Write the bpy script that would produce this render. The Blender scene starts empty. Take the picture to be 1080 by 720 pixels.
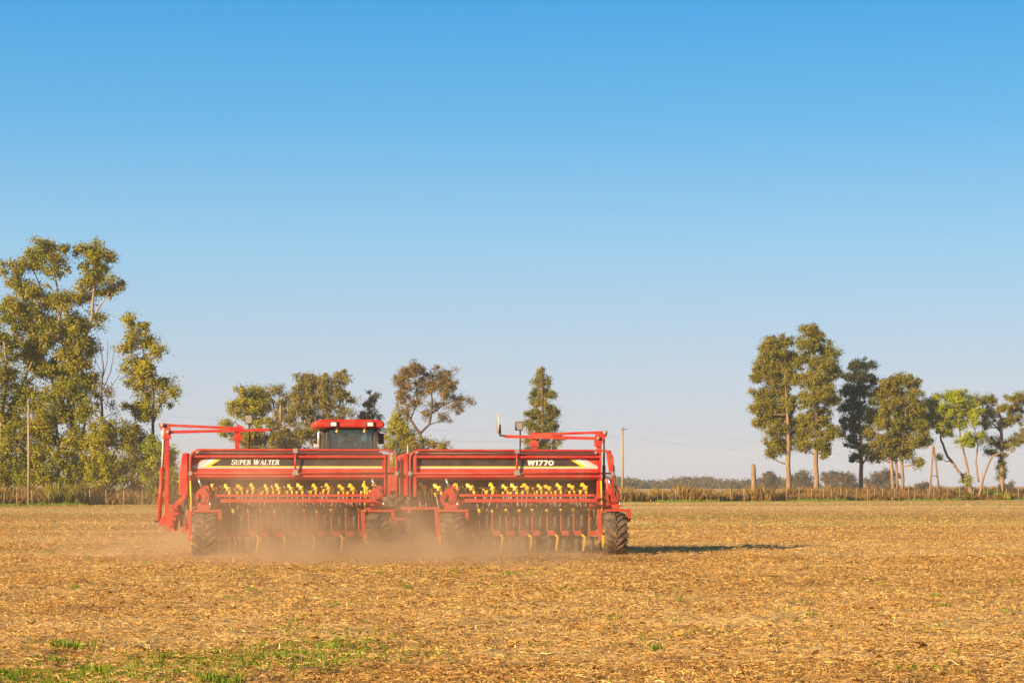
import bpy, math, random
import numpy as np
from mathutils import Vector, Matrix

# ------------------------------------------------------------------ camera, sky, sun, exposure
sc = bpy.context.scene
C = sc.collection
F = 2200.0            # focal length in photo pixels (photo 1080 wide)
HZ = 511.0            # photo row of the horizon
EYE = 1.7
R = math.radians

cam_d = bpy.data.cameras.new('camera')
cam = bpy.data.objects.new('camera', cam_d)
C.objects.link(cam)
cam_d.sensor_width = 36.0
cam_d.lens = 36.0 * F / 1080.0
cam_d.shift_y = (HZ - 360.0) / 1080.0
cam_d.clip_start = 0.5
cam_d.clip_end = 12000
cam.location = (0, 0, EYE)
cam.rotation_euler = (R(90), 0, 0)
sc.camera = cam

SUN_EL, SUN_BEHIND = 18.0, 44.0
w = bpy.data.worlds.new('World')
sc.world = w
w.use_nodes = True
nt = w.node_tree
nt.nodes.clear()
sky = nt.nodes.new('ShaderNodeTexSky')
sky.sky_type = 'NISHITA'
sky.sun_disc = False
sky.sun_elevation = R(SUN_EL)
sky.sun_rotation = R(270.0 - SUN_BEHIND)
sky.altitude = 50
sky.air_density = 1.0
sky.dust_density = 0.6
sky.ozone_density = 2.2
hsv = nt.nodes.new('ShaderNodeHueSaturation')
hsv.inputs['Saturation'].default_value = 1.15
hsv.inputs['Value'].default_value = 1.0
bgn = nt.nodes.new('ShaderNodeBackground')
bgn.inputs['Strength'].default_value = 0.090
wo = nt.nodes.new('ShaderNodeOutputWorld')
nt.links.new(sky.outputs[0], hsv.inputs['Color'])
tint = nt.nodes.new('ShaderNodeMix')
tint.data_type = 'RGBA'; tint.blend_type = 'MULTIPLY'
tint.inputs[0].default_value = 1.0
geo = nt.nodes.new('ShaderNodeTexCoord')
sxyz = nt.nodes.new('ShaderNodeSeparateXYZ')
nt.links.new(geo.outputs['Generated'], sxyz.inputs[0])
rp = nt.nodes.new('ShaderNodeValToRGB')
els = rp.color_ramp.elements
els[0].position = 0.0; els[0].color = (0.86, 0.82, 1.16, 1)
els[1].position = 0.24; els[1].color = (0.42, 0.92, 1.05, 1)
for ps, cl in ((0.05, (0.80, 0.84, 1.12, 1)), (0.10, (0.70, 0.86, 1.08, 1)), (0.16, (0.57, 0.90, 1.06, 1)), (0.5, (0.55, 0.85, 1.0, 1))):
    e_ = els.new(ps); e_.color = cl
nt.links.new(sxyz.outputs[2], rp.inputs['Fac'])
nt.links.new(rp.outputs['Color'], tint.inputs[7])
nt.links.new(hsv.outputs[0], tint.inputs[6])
# clear-day gradient (haze band low, blue above; unseen zenith dimmed to deepen shadows) blended with the Nishita sky
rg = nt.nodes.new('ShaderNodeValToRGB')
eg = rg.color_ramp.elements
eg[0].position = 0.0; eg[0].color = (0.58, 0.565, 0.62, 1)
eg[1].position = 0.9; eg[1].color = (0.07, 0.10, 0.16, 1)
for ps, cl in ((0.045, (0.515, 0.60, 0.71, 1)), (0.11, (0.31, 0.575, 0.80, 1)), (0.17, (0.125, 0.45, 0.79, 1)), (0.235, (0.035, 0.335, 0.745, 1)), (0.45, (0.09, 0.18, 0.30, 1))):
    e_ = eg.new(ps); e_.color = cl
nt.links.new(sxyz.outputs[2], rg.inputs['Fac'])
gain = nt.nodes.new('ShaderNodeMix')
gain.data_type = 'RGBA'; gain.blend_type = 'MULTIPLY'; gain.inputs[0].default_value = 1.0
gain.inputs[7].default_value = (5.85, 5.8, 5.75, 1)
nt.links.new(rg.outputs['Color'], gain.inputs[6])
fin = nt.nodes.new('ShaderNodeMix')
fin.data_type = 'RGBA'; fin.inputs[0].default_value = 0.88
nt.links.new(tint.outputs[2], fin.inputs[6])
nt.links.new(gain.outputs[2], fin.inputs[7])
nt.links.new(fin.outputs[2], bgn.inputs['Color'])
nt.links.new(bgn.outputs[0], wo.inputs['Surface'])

sl = bpy.data.lights.new('sun', 'SUN')
sl.energy = 5.0
sl.angle = R(0.53)
sl.color = (1.0, 0.77, 0.47)
so = bpy.data.objects.new('sun', sl)
C.objects.link(so)
so.location = (-40, -20, 40)
dv = Vector((math.cos(R(SUN_BEHIND)) * math.cos(R(SUN_EL)), math.sin(R(SUN_BEHIND)) * math.cos(R(SUN_EL)), -math.sin(R(SUN_EL))))
so.rotation_euler = dv.to_track_quat('-Z', 'Y').to_euler()

sc.view_settings.view_transform = 'Standard'
sc.view_settings.look = 'None'
sc.view_settings.gamma = 1.0
sc.view_settings.exposure = 0.98
cy = sc.cycles
cy.use_denoising = True
cy.max_bounces = 6
cy.diffuse_bounces = 3
cy.glossy_bounces = 2
cy.transmission_bounces = 4
cy.transparent_max_bounces = 6
cy.volume_bounces = 1
cy.volume_max_steps = 128
cy.use_adaptive_sampling = True
cy.adaptive_threshold = 0.02
cy.caustics_reflective = False
cy.caustics_refractive = False

rng = np.random.RandomState(7)
random.seed(7)

# ------------------------------------------------------------------ helpers
def tag(o, label=None, cat=None, group=None, kind=None):
    if label: o['label'] = label
    if cat: o['category'] = cat
    if group: o['group'] = group
    if kind: o['kind'] = kind
    return o

def empty(name, loc=(0, 0, 0), rz=0.0):
    o = bpy.data.objects.new(name, None)
    o.empty_display_size = 0.3
    o.location = loc
    o.rotation_euler = (0, 0, rz)
    C.objects.link(o)
    return o

def copy_part(o, parent, skip=()):
    c = o.copy()
    C.objects.link(c)
    c.parent = parent
    for ch in [x for x in o.children]:
        if ch.name.split('.')[0] in skip: continue
        copy_part(ch, c)
    return c

class MB:
    """collects shapes that become ONE mesh object"""
    def __init__(s):
        s.v, s.f, s.sm = [], [], []
    def add(s, vs, fs, smooth=False):
        n = len(s.v)
        s.v += [tuple(p) for p in vs]
        s.f += [tuple(i + n for i in f) for f in fs]
        s.sm += [smooth] * len(fs)
        return s
    def box(s, x0, x1, y0, y1, z0, z1):
        vs = [(x0, y0, z0), (x1, y0, z0), (x1, y1, z0), (x0, y1, z0), (x0, y0, z1), (x1, y0, z1), (x1, y1, z1), (x0, y1, z1)]
        return s.add(vs, [(3, 2, 1, 0), (4, 5, 6, 7), (0, 1, 5, 4), (1, 2, 6, 5), (2, 3, 7, 6), (3, 0, 4, 7)])
    def beam(s, p, q, wx, wy):
        """box-section bar from p to q"""
        p, q = Vector(p), Vector(q)
        d = (q - p).normalized()
        up = Vector((0, 1, 0)) if abs(d.y) < 0.9 else Vector((1, 0, 0))
        a = d.cross(up).normalized()
        b = d.cross(a).normalized()
        vs = []
        for c in (p, q):
            for i, j in ((-1, -1), (1, -1), (1, 1), (-1, 1)):
                vs.append(c + a * (i * wx / 2) + b * (j * wy / 2))
        return s.add(vs, [(0, 1, 2, 3), (7, 6, 5, 4), (0, 4, 5, 1), (1, 5, 6, 2), (2, 6, 7, 3), (3, 7, 4, 0)])
    def tube(s, pts, r, n=7):
        pts = [Vector(p) for p in pts]
        rs = r if isinstance(r, (list, tuple)) else [r] * len(pts)
        vs, fs = [], []
        prev = None
        for i, p in enumerate(pts):
            d = (pts[min(i + 1, len(pts) - 1)] - pts[max(i - 1, 0)]).normalized()
            if prev is None:
                ref = Vector((0, 0, 1)) if abs(d.z) < 0.9 else Vector((0, 1, 0))
                a = d.cross(ref).normalized()
            else:
                a = (prev - d * prev.dot(d)).normalized()
            prev = a
            b = d.cross(a)
            for k in range(n):
                t = 2 * math.pi * k / n
                vs.append(p + a * (math.cos(t) * rs[i]) + b * (math.sin(t) * rs[i]))
        for i in range(len(pts) - 1):
            for k in range(n):
                k2 = (k + 1) % n
                fs.append((i * n + k, i * n + k2, (i + 1) * n + k2, (i + 1) * n + k))
        fs.append(tuple(range(n - 1, -1, -1)))
        fs.append(tuple((len(pts) - 1) * n + k for k in range(n)))
        return s.add(vs, fs, True)
    def disc(s, c, r, t, axis='x', n=20, tilt=0.0):
        c = Vector(c)
        ax = {'x': Vector((1, 0, 0)), 'y': Vector((0, 1, 0)), 'z': Vector((0, 0, 1))}[axis]
        if tilt:
            ax = (Matrix.Rotation(tilt, 3, 'Z') @ ax)
        return s.tube([c - ax * t / 2, c + ax * t / 2], r, n)
    def lathe(s, prof, c=(0, 0, 0), n=32):
        """profile [(x, radius)] turned about the x axis"""
        vs, fs = [], []
        m = len(prof)
        for k in range(n):
            t = 2 * math.pi * k / n
            for x, r in prof:
                vs.append((c[0] + x, c[1] + r * math.cos(t), c[2] + r * math.sin(t)))
        for k in range(n):
            k2 = (k + 1) % n
            for i in range(m - 1):
                fs.append((k * m + i, k2 * m + i, k2 * m + i + 1, k * m + i + 1))
        return s.add(vs, fs, True)
    def extrude_x(s, poly, x0, x1):
        n = len(poly)
        vs = [(x0, y, z) for y, z in poly] + [(x1, y, z) for y, z in poly]
        fs = [(i, (i + 1) % n, n + (i + 1) % n, n + i) for i in range(n)]
        fs += [tuple(range(n - 1, -1, -1)), tuple(range(n, 2 * n))]
        return s.add(vs, fs)
    def extrude_y(s, poly, y0, y1):
        n = len(poly)
        vs = [(x, y0, z) for x, z in poly] + [(x, y1, z) for x, z in poly]
        fs = [(i, (i + 1) % n, n + (i + 1) % n, n + i) for i in range(n)]
        fs += [tuple(range(n - 1, -1, -1)), tuple(range(n, 2 * n))]
        return s.add(vs, fs)
    def build(s, name, m, parent=None, loc=None, bevel=0.0):
        me = bpy.data.meshes.new(name)
        me.from_pydata(s.v, [], s.f)
        me.polygons.foreach_set('use_smooth', s.sm)
        me.materials.append(m)
        import bmesh
        bm = bmesh.new(); bm.from_mesh(me)
        bmesh.ops.recalc_face_normals(bm, faces=bm.faces)
        bm.to_mesh(me); bm.free()
        me.update()
        o = bpy.data.objects.new(name, me)
        C.objects.link(o)
        if parent: o.parent = parent
        if loc: o.location = loc
        if bevel:
            b = o.modifiers.new('bevel', 'BEVEL')
            b.width = bevel; b.segments = 2; b.limit_method = 'ANGLE'; b.angle_limit = R(50)
        return o

def np_mesh(name, verts, nper, m, parent=None, rnd=None, smooth=False):
    """mesh of many separate polygons with nper corners each (numpy)"""
    n = len(verts)
    me = bpy.data.meshes.new(name)
    me.vertices.add(n)
    me.vertices.foreach_set('co', np.ascontiguousarray(verts, dtype=np.float32).ravel())
    nf = n // nper
    me.loops.add(n)
    me.loops.foreach_set('vertex_index', np.arange(n, dtype=np.int32))
    me.polygons.add(nf)
    me.polygons.foreach_set('loop_start', np.arange(0, n, nper, dtype=np.int32))
    try:
        me.polygons.foreach_set('loop_total', np.full(nf, nper, dtype=np.int32))
    except Exception:
        pass
    if rnd is not None:
        a = me.attributes.new('rnd', 'FLOAT', 'FACE')
        a.data.foreach_set('value', np.ascontiguousarray(rnd, dtype=np.float32))
    me.materials.append(m)
    me.update(calc_edges=True)
    o = bpy.data.objects.new(name, me)
    C.objects.link(o)
    if parent: o.parent = parent
    return o

# ------------------------------------------------------------------ materials
def new_mat(name):
    m = bpy.data.materials.new(name)
    m.use_nodes = True
    t = m.node_tree
    t.nodes.clear()
    out = t.nodes.new('ShaderNodeOutputMaterial')
    return m, t, out

def ramp(t, stops, fac):
    r = t.nodes.new('ShaderNodeValToRGB')
    e = r.color_ramp.elements
    while len(e) < len(stops): e.new(0.5)
    for i, (p, c) in enumerate(stops):
        e[i].position = p
        e[i].color = (c[0], c[1], c[2], 1)
    t.links.new(fac, r.inputs['Fac'])
    return r.outputs['Color']

def noise(t, scale, detail=4, rough=0.55, vec=None, sc3=None, dist=0.0):
    n = t.nodes.new('ShaderNodeTexNoise')
    n.inputs['Scale'].default_value = scale
    n.inputs['Detail'].default_value = detail
    n.inputs['Roughness'].default_value = rough
    n.inputs['Distortion'].default_value = dist
    if vec is None:
        vec = t.nodes.new('ShaderNodeTexCoord').outputs['Object']
    if sc3:
        mp = t.nodes.new('ShaderNodeMapping')
        mp.inputs['Scale'].default_value = sc3
        t.links.new(vec, mp.inputs['Vector'])
        vec = mp.outputs['Vector']
    t.links.new(vec, n.inputs['Vector'])
    return n.outputs['Fac']

def mixc(t, fac, a, b, mode='MIX'):
    n = t.nodes.new('ShaderNodeMix')
    n.data_type = 'RGBA'
    n.blend_type = mode
    for sock, val in ((n.inputs[0], fac), (n.inputs[6], a), (n.inputs[7], b)):
        if isinstance(val, (int, float)): sock.default_value = val
        elif isinstance(val, tuple): sock.default_value = (val[0], val[1], val[2], 1)
        else: t.links.new(val, sock)
    return n.outputs[2]

def math_n(t, op, a, b=None, clamp=False):
    n = t.nodes.new('ShaderNodeMath')
    n.operation = op
    n.use_clamp = clamp
    for i, v in enumerate((a, b)):
        if v is None: continue
        if isinstance(v, (int, float)): n.inputs[i].default_value = v
        else: t.links.new(v, n.inputs[i])
    return n.outputs[0]

DUSTC = (0.42, 0.26, 0.14)
def paint(name, col, rough=0.35, metal=0.0, dust=0.25, scale=3.0, bump=0.0):
    m, t, out = new_mat(name)
    p = t.nodes.new('ShaderNodeBsdfPrincipled')
    f = noise(t, scale, 6, 0.65)
    f2 = noise(t, scale * 9, 3)
    d = ramp(t, [(0.42, (0, 0, 0)), (0.75, (1, 1, 1))], f)
    d2 = mixc(t, 0.45, d, f2, 'MULTIPLY')
    fac = math_n(t, 'MULTIPLY', d2, dust * 2.0, True)
    fac = math_n(t, 'ADD', fac, dust * 0.18, True)
    t.links.new(mixc(t, fac, col, DUSTC), p.inputs['Base Color'])
    rr = math_n(t, 'MULTIPLY', fac, 0.5)
    t.links.new(math_n(t, 'ADD', rr, rough, True), p.inputs['Roughness'])
    p.inputs['Metallic'].default_value = metal
    if bump:
        b = t.nodes.new('ShaderNodeBump')
        b.inputs['Strength'].default_value = bump
        b.inputs['Distance'].default_value = 0.01
        t.links.new(f2, b.inputs['Height'])
        t.links.new(b.outputs[0], p.inputs['Normal'])
    t.links.new(p.outputs[0], out.inputs['Surface'])
    return m

M_RED = paint('red_paint', (0.47, 0.009, 0.004), 0.46, 0, 0.20)
M_DRED = paint('dusty_red_paint', (0.42, 0.020, 0.006), 0.5, 0, 0.30)
M_BLACK = paint('black_decal', (0.022, 0.018, 0.018), 0.45, 0, 0.10)
M_DARK = paint('dark_steel', (0.030, 0.024, 0.022), 0.6, 0.2, 0.25, 6)
M_YEL = paint('yellow_plastic', (0.86, 0.52, 0.006), 0.45, 0, 0.10)
M_YELD = paint('yellow_decal', (0.85, 0.58, 0.02), 0.45, 0, 0.05)
M_WHITE = paint('white_decal', (0.80, 0.78, 0.75), 0.45, 0, 0.05)
M_SILV = paint('silver_decal', (0.50, 0.47, 0.46), 0.45, 0, 0.08)
M_TARP = paint('beige_tarp', (0.50, 0.38, 0.30), 0.8, 0, 0.2)
M_CHROME = paint('chrome_ram', (0.75, 0.72, 0.68), 0.2, 0.9, 0.1)
M_GREY = paint('grey_clamp', (0.35, 0.33, 0.31), 0.5, 0.5, 0.25)
M_TYRE = paint('dusty_tyre', (0.045, 0.036, 0.030), 0.85, 0, 0.42, 5)
M_HOSE = paint('black_hose', (0.03, 0.028, 0.028), 0.5, 0, 0.2, 8)
M_GHOSE = paint('grey_seed_tube', (0.30, 0.28, 0.26), 0.5, 0, 0.25, 8)
M_DISC = paint('worn_disc_steel', (0.45, 0.38, 0.34), 0.45, 0.5, 0.35, 6)
M_BONE = paint('pale_disc_paint', (0.55, 0.40, 0.33), 0.6, 0.0, 0.3, 6)
M_CAB = paint('black_cab_trim', (0.018, 0.018, 0.02), 0.5, 0, 0.15)
M_LAMP = paint('work_lamp_lens', (0.85, 0.82, 0.74), 0.15, 0, 0.05)
M_AMBER = paint('amber_lens', (0.85, 0.42, 0.10), 0.25, 0, 0.05)

def glass_mat():
    m, t, out = new_mat('tinted_cab_glass')
    g = t.nodes.new('ShaderNodeBsdfGlossy')
    g.inputs['Color'].default_value = (0.85, 0.9, 0.92, 1)
    g.inputs['Roughness'].default_value = 0.06
    tr = t.nodes.new('ShaderNodeBsdfTransparent')
    tr.inputs['Color'].default_value = (0.42, 0.52, 0.53, 1)
    df = t.nodes.new('ShaderNodeBsdfDiffuse')
    df.inputs['Color'].default_value = (0.40, 0.34, 0.27, 1)
    lw = t.nodes.new('ShaderNodeFresnel')
    lw.inputs['IOR'].default_value = 1.5
    n = noise(t, 3, 5)
    mx0 = t.nodes.new('ShaderNodeMixShader')
    t.links.new(math_n(t, 'MULTIPLY', n, 0.16), mx0.inputs[0])
    t.links.new(tr.outputs[0], mx0.inputs[1]); t.links.new(df.outputs[0], mx0.inputs[2])
    mx = t.nodes.new('ShaderNodeMixShader')
    t.links.new(math_n(t, 'ADD', lw.outputs[0], 0.04, True), mx.inputs[0])
    t.links.new(mx0.outputs[0], mx.inputs[1]); t.links.new(g.outputs[0], mx.inputs[2])
    t.links.new(mx.outputs[0], out.inputs['Surface'])
    return m
M_GLASS = glass_mat()

def leaf_mat(name, cols, transl=0.3):
    """cols: 3-4 leaf colours, picked per leaf and per clump by where it hangs"""
    m, t, out = new_mat(name)
    a = t.nodes.new('ShaderNodeAttribute')
    a.attribute_name = 'rnd'
    n = noise(t, 0.45, 2)
    f = math_n(t, 'ADD', math_n(t, 'MULTIPLY', a.outputs['Fac'], 0.55), math_n(t, 'MULTIPLY', n, 0.75))
    f = math_n(t, 'SUBTRACT', f, 0.13, True)
    k = len(cols)
    col = ramp(t, [(i / (k - 1), c) for i, c in enumerate(cols)], f)
    d = t.nodes.new('ShaderNodeBsdfPrincipled')
    d.inputs['Roughness'].default_value = 0.55
    d.inputs['Specular IOR Level'].default_value = 0.25
    t.links.new(col, d.inputs['Base Color'])
    tr = t.nodes.new('ShaderNodeBsdfTranslucent')
    t.links.new(col, tr.inputs['Color'])
    mx = t.nodes.new('ShaderNodeMixShader')
    mx.inputs[0].default_value = transl
    t.links.new(d.outputs[0], mx.inputs[1]); t.links.new(tr.outputs[0], mx.inputs[2])
    t.links.new(mx.outputs[0], out.inputs['Surface'])
    return m

L_EUC = leaf_mat('eucalyptus_leaves', [(0.119, 0.145, 0.009), (0.214, 0.221, 0.009), (0.362, 0.298, 0.013), (0.513, 0.386, 0.020)])
L_YEL = leaf_mat('yellowing_leaves', [(0.204, 0.204, 0.009), (0.370, 0.326, 0.011), (0.554, 0.423, 0.015)])
L_OLV = leaf_mat('olive_leaves', [(0.123, 0.141, 0.009), (0.245, 0.216, 0.013), (0.393, 0.280, 0.020)])
L_BRN = leaf_mat('autumn_leaves', [(0.150, 0.101, 0.023), (0.270, 0.178, 0.036), (0.380, 0.250, 0.050)]) #(0.280, 0.152, 0.018), (0.520, 0.269, 0.030), (0.720, 0.352, 0.036)])
L_GRY = leaf_mat('greyish_leaves', [(0.172, 0.146, 0.025), (0.292, 0.231, 0.037), (0.413, 0.308, 0.047)])
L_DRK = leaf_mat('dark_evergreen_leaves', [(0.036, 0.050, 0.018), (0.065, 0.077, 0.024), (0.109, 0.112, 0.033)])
L_GRN = leaf_mat('fresh_green_leaves', [(0.200, 0.259, 0.009), (0.353, 0.387, 0.012), (0.572, 0.540, 0.019)])
L_BSH = leaf_mat('dull_bush_leaves', [(0.148, 0.125, 0.012), (0.273, 0.212, 0.016), (0.420, 0.288, 0.024)])
L_FAR = leaf_mat('far_wood_leaves', [(0.067, 0.054, 0.012), (0.136, 0.090, 0.017), (0.232, 0.133, 0.022)])
L_DRY = leaf_mat('dry_grass_blades', [(0.212, 0.122, 0.027), (0.398, 0.243, 0.055), (0.596, 0.385, 0.093)], 0.35)
L_DRYR = leaf_mat('russet_grass_blades', [(0.186, 0.090, 0.024), (0.345, 0.193, 0.047), (0.503, 0.320, 0.076)], 0.35)
L_WEED = leaf_mat('weed_blades', [(0.113, 0.194, 0.010), (0.210, 0.309, 0.016), (0.332, 0.412, 0.037)], 0.35)
L_STRAW = leaf_mat('straw_bits', [(0.17, 0.068, 0.018), (0.52, 0.255, 0.062), (0.80, 0.46, 0.13), (0.92, 0.62, 0.22), (0.95, 0.77, 0.40)], 0.1)

def bark(name, a, b):
    m, t, out = new_mat(name)
    p = t.nodes.new('ShaderNodeBsdfPrincipled')
    p.inputs['Roughness'].default_value = 0.85
    n = noise(t, 1.6, 6, 0.65, sc3=(2.5, 2.5, 0.6))
    t.links.new(ramp(t, [(0.3, a), (0.7, b)], n), p.inputs['Base Color'])
    bp = t.nodes.new('ShaderNodeBump')
    bp.inputs['Strength'].default_value = 0.6
    bp.inputs['Distance'].default_value = 0.05
    t.links.new(n, bp.inputs['Height'])
    t.links.new(bp.outputs[0], p.inputs['Normal'])
    t.links.new(p.outputs[0], out.inputs['Surface'])
    return m
B_PALE = bark('pale_eucalyptus_bark', (0.20, 0.14, 0.08), (0.44, 0.32, 0.19))
B_DARK = bark('dark_bark', (0.07, 0.045, 0.03), (0.16, 0.10, 0.065))
B_PINK = bark('reddish_bark', (0.15, 0.09, 0.055), (0.36, 0.225, 0.13))
B_WOOD = bark('weathered_wood', (0.26, 0.18, 0.10), (0.42, 0.31, 0.19))

# ------------------------------------------------------------------ ground
_w = []
for lam, amp in ((0.29, .010), (0.41, .012), (0.57, .012), (0.83, .011), (1.2, .009), (1.9, .010), (2.9, .012), (4.7, .013), (7.9, .015)):
    for _ in range(3):
        th = rng.rand() * math.pi * 2
        _w.append((math.cos(th) * 2 * math.pi / lam, math.sin(th) * 2 * math.pi / lam, rng.rand() * 6.28, amp * 0.75))
def ground_h(x, y):
    h = np.zeros_like(x)
    q = 0.35 * np.sin(x * 0.9 + 1.3 * np.sin(y * 0.7)) 
    for a, b, c, amp in _w:
        h += amp * np.sin(a * (x + 0.15 * q) + b * y + c)
    r = np.sqrt(x * x + y * y)
    return h * np.clip((95 - r) / 40, 0, 1)

def ground_mat():
    m, t, out = new_mat('stubble_field')
    pos = t.nodes.new('ShaderNodeNewGeometry').outputs['Position']
    p = t.nodes.new('ShaderNodeBsdfPrincipled')
    p.inputs['Roughness'].default_value = 0.95
    p.inputs['Specular IOR Level'].default_value = 0.1
    fine = noise(t, 14, 8, 0.75, pos, (1, 0.7, 1), 0.6)
    mid = noise(t, 1.3, 5, 0.6, pos)
    base = ramp(t, [(0.35, (0.10, 0.042, 0.013)), (0.44, (0.32, 0.155, 0.040)), (0.52, (0.68, 0.375, 0.10)), (0.63, (0.90, 0.60, 0.21))], fine)  # dark stops carry brown soil and painted-in shade between the straw
    soil = ramp(t, [(0.38, (0.10, 0.045, 0.015)), (0.50, (0.38, 0.19, 0.052)), (0.64, (0.74, 0.45, 0.14))], fine)
    msk = ramp(t, [(0.50, (0, 0, 0)), (0.64, (1, 1, 1))], mid)
    col = mixc(t, msk, base, soil)
    # coarse clumps of residue and bare crumbs
    co = noise(t, 1.0, 5, 0.7, pos, (1.6, 3.2, 1), 0.4)
    col = mixc(t, ramp(t, [(0.36, (0.55, 0.55, 0.55)), (0.47, (0, 0, 0))], co), col, (0.17, 0.080, 0.028))
    col = mixc(t, ramp(t, [(0.55, (0, 0, 0)), (0.66, (0.6, 0.6, 0.6))], co), col, (0.80, 0.56, 0.24))
    # sowing swaths: pale chaff rows and thin green rows, lying along the field
    st = noise(t, 1.0, 4, 0.62, pos, (0.006, 0.050, 1), 0.6)
    pale = ramp(t, [(0.46, (0, 0, 0)), (0.58, (1, 1, 1))], st)
    col = mixc(t, math_n(t, 'MULTIPLY', pale, 0.55), col, (0.86, 0.62, 0.28))
    gs = noise(t, 1.0, 5, 0.68, pos, (0.010, 0.085, 1), 0.5)
    grn = ramp(t, [(0.53, (0, 0, 0)), (0.60, (1, 1, 1))], gs)
    g2 = math_n(t, 'MULTIPLY', grn, math_n(t, 'MULTIPLY', fine, 1.5), True)
    sep = t.nodes.new('ShaderNodeSeparateXYZ')
    t.links.new(pos, sep.inputs[0])
    far = math_n(t, 'DIVIDE', math_n(t, 'SUBTRACT', sep.outputs['Y'], 55.0), 50.0, True)
    col = mixc(t, math_n(t, 'MULTIPLY', g2, far, True), col, (0.30, 0.34, 0.05))
    t.links.new(col, p.inputs['Base Color'])
    b = t.nodes.new('ShaderNodeBump')
    b.inputs['Strength'].default_value = 0.9
    b.inputs['Distance'].default_value = 0.06
    t.links.new(fine, b.inputs['Height'])
    t.links.new(b.outputs[0], p.inputs['Normal'])
    t.links.new(p.outputs[0], out.inputs['Surface'])
    return m

def grow(a, step, lim, k):
    r = [a]
    while r[-1] < lim:
        r.append(r[-1] + step); step *= k
    return r
xs = np.arange(-15, 15.01, 0.14)
gx = grow(15, 0.15, 2400, 1.12)[1:]
xs = np.concatenate([-np.array(gx[::-1]), xs, np.array(gx)])
ys = np.arange(13, 46, 0.13)
gy = grow(float(ys[-1]), 0.15, 2400, 1.022)[1:]
gb = grow(-13, 0.5, 2400, 1.25)[1:]
ys = np.concatenate([-np.array(gb[::-1]), ys, np.array(gy)])
GX, GY = np.meshgrid(xs, ys)
GZ = ground_h(GX, GY)
nx, ny = len(xs), len(ys)
me = bpy.data.meshes.new('ground')
vv = np.stack([GX, GY, GZ], -1).reshape(-1, 3)
ii = np.arange(nx * ny).reshape(ny, nx)
ff = np.stack([ii[:-1, :-1], ii[:-1, 1:], ii[1:, 1:], ii[1:, :-1]], -1).reshape(-1, 4)
me.vertices.add(len(vv)); me.vertices.foreach_set('co', vv.astype(np.float32).ravel())
me.loops.add(ff.size); me.loops.foreach_set('vertex_index', ff.astype(np.int32).ravel())
me.polygons.add(len(ff)); me.polygons.foreach_set('loop_start', np.arange(0, ff.size, 4, dtype=np.int32))
me.polygons.foreach_set('use_smooth', np.ones(len(ff), dtype=bool))
me.materials.append(ground_mat())
me.update(calc_edges=True)
ground = bpy.data.objects.new('ground', me)
C.objects.link(ground)
tag(ground, kind='structure')

# ------------------------------------------------------------------ trees
def W(px, py, D):
    return ((px - 540.0) * D / F, D, EYE - (py - HZ) * D / F)

def FD(px):
    k = (px - 540.0) / F
    return 196.9 / (1 - .646 * k)

def leaf_quads(cent, outw, size, rs):
    n = len(cent)
    nrm = rs.normal(size=(n, 3)) + outw * 0.9 + np.array([0, 0, 0.45])
    nrm /= np.linalg.norm(nrm, axis=1)[:, None] + 1e-9
    ref = rs.normal(size=(n, 3))
    a = np.cross(nrm, ref); a /= np.linalg.norm(a, axis=1)[:, None] + 1e-9
    b = np.cross(nrm, a)
    s = size * (0.6 + 0.8 * rs.rand(n))[:, None]
    a = a * s * 0.5; b = b * s * 0.27
    tip = nrm * s * 0.12
    v = np.stack([cent - a - tip, cent - b * 1.1, cent + a - tip, cent + b], 1)
    return v.reshape(-1, 3)

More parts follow.
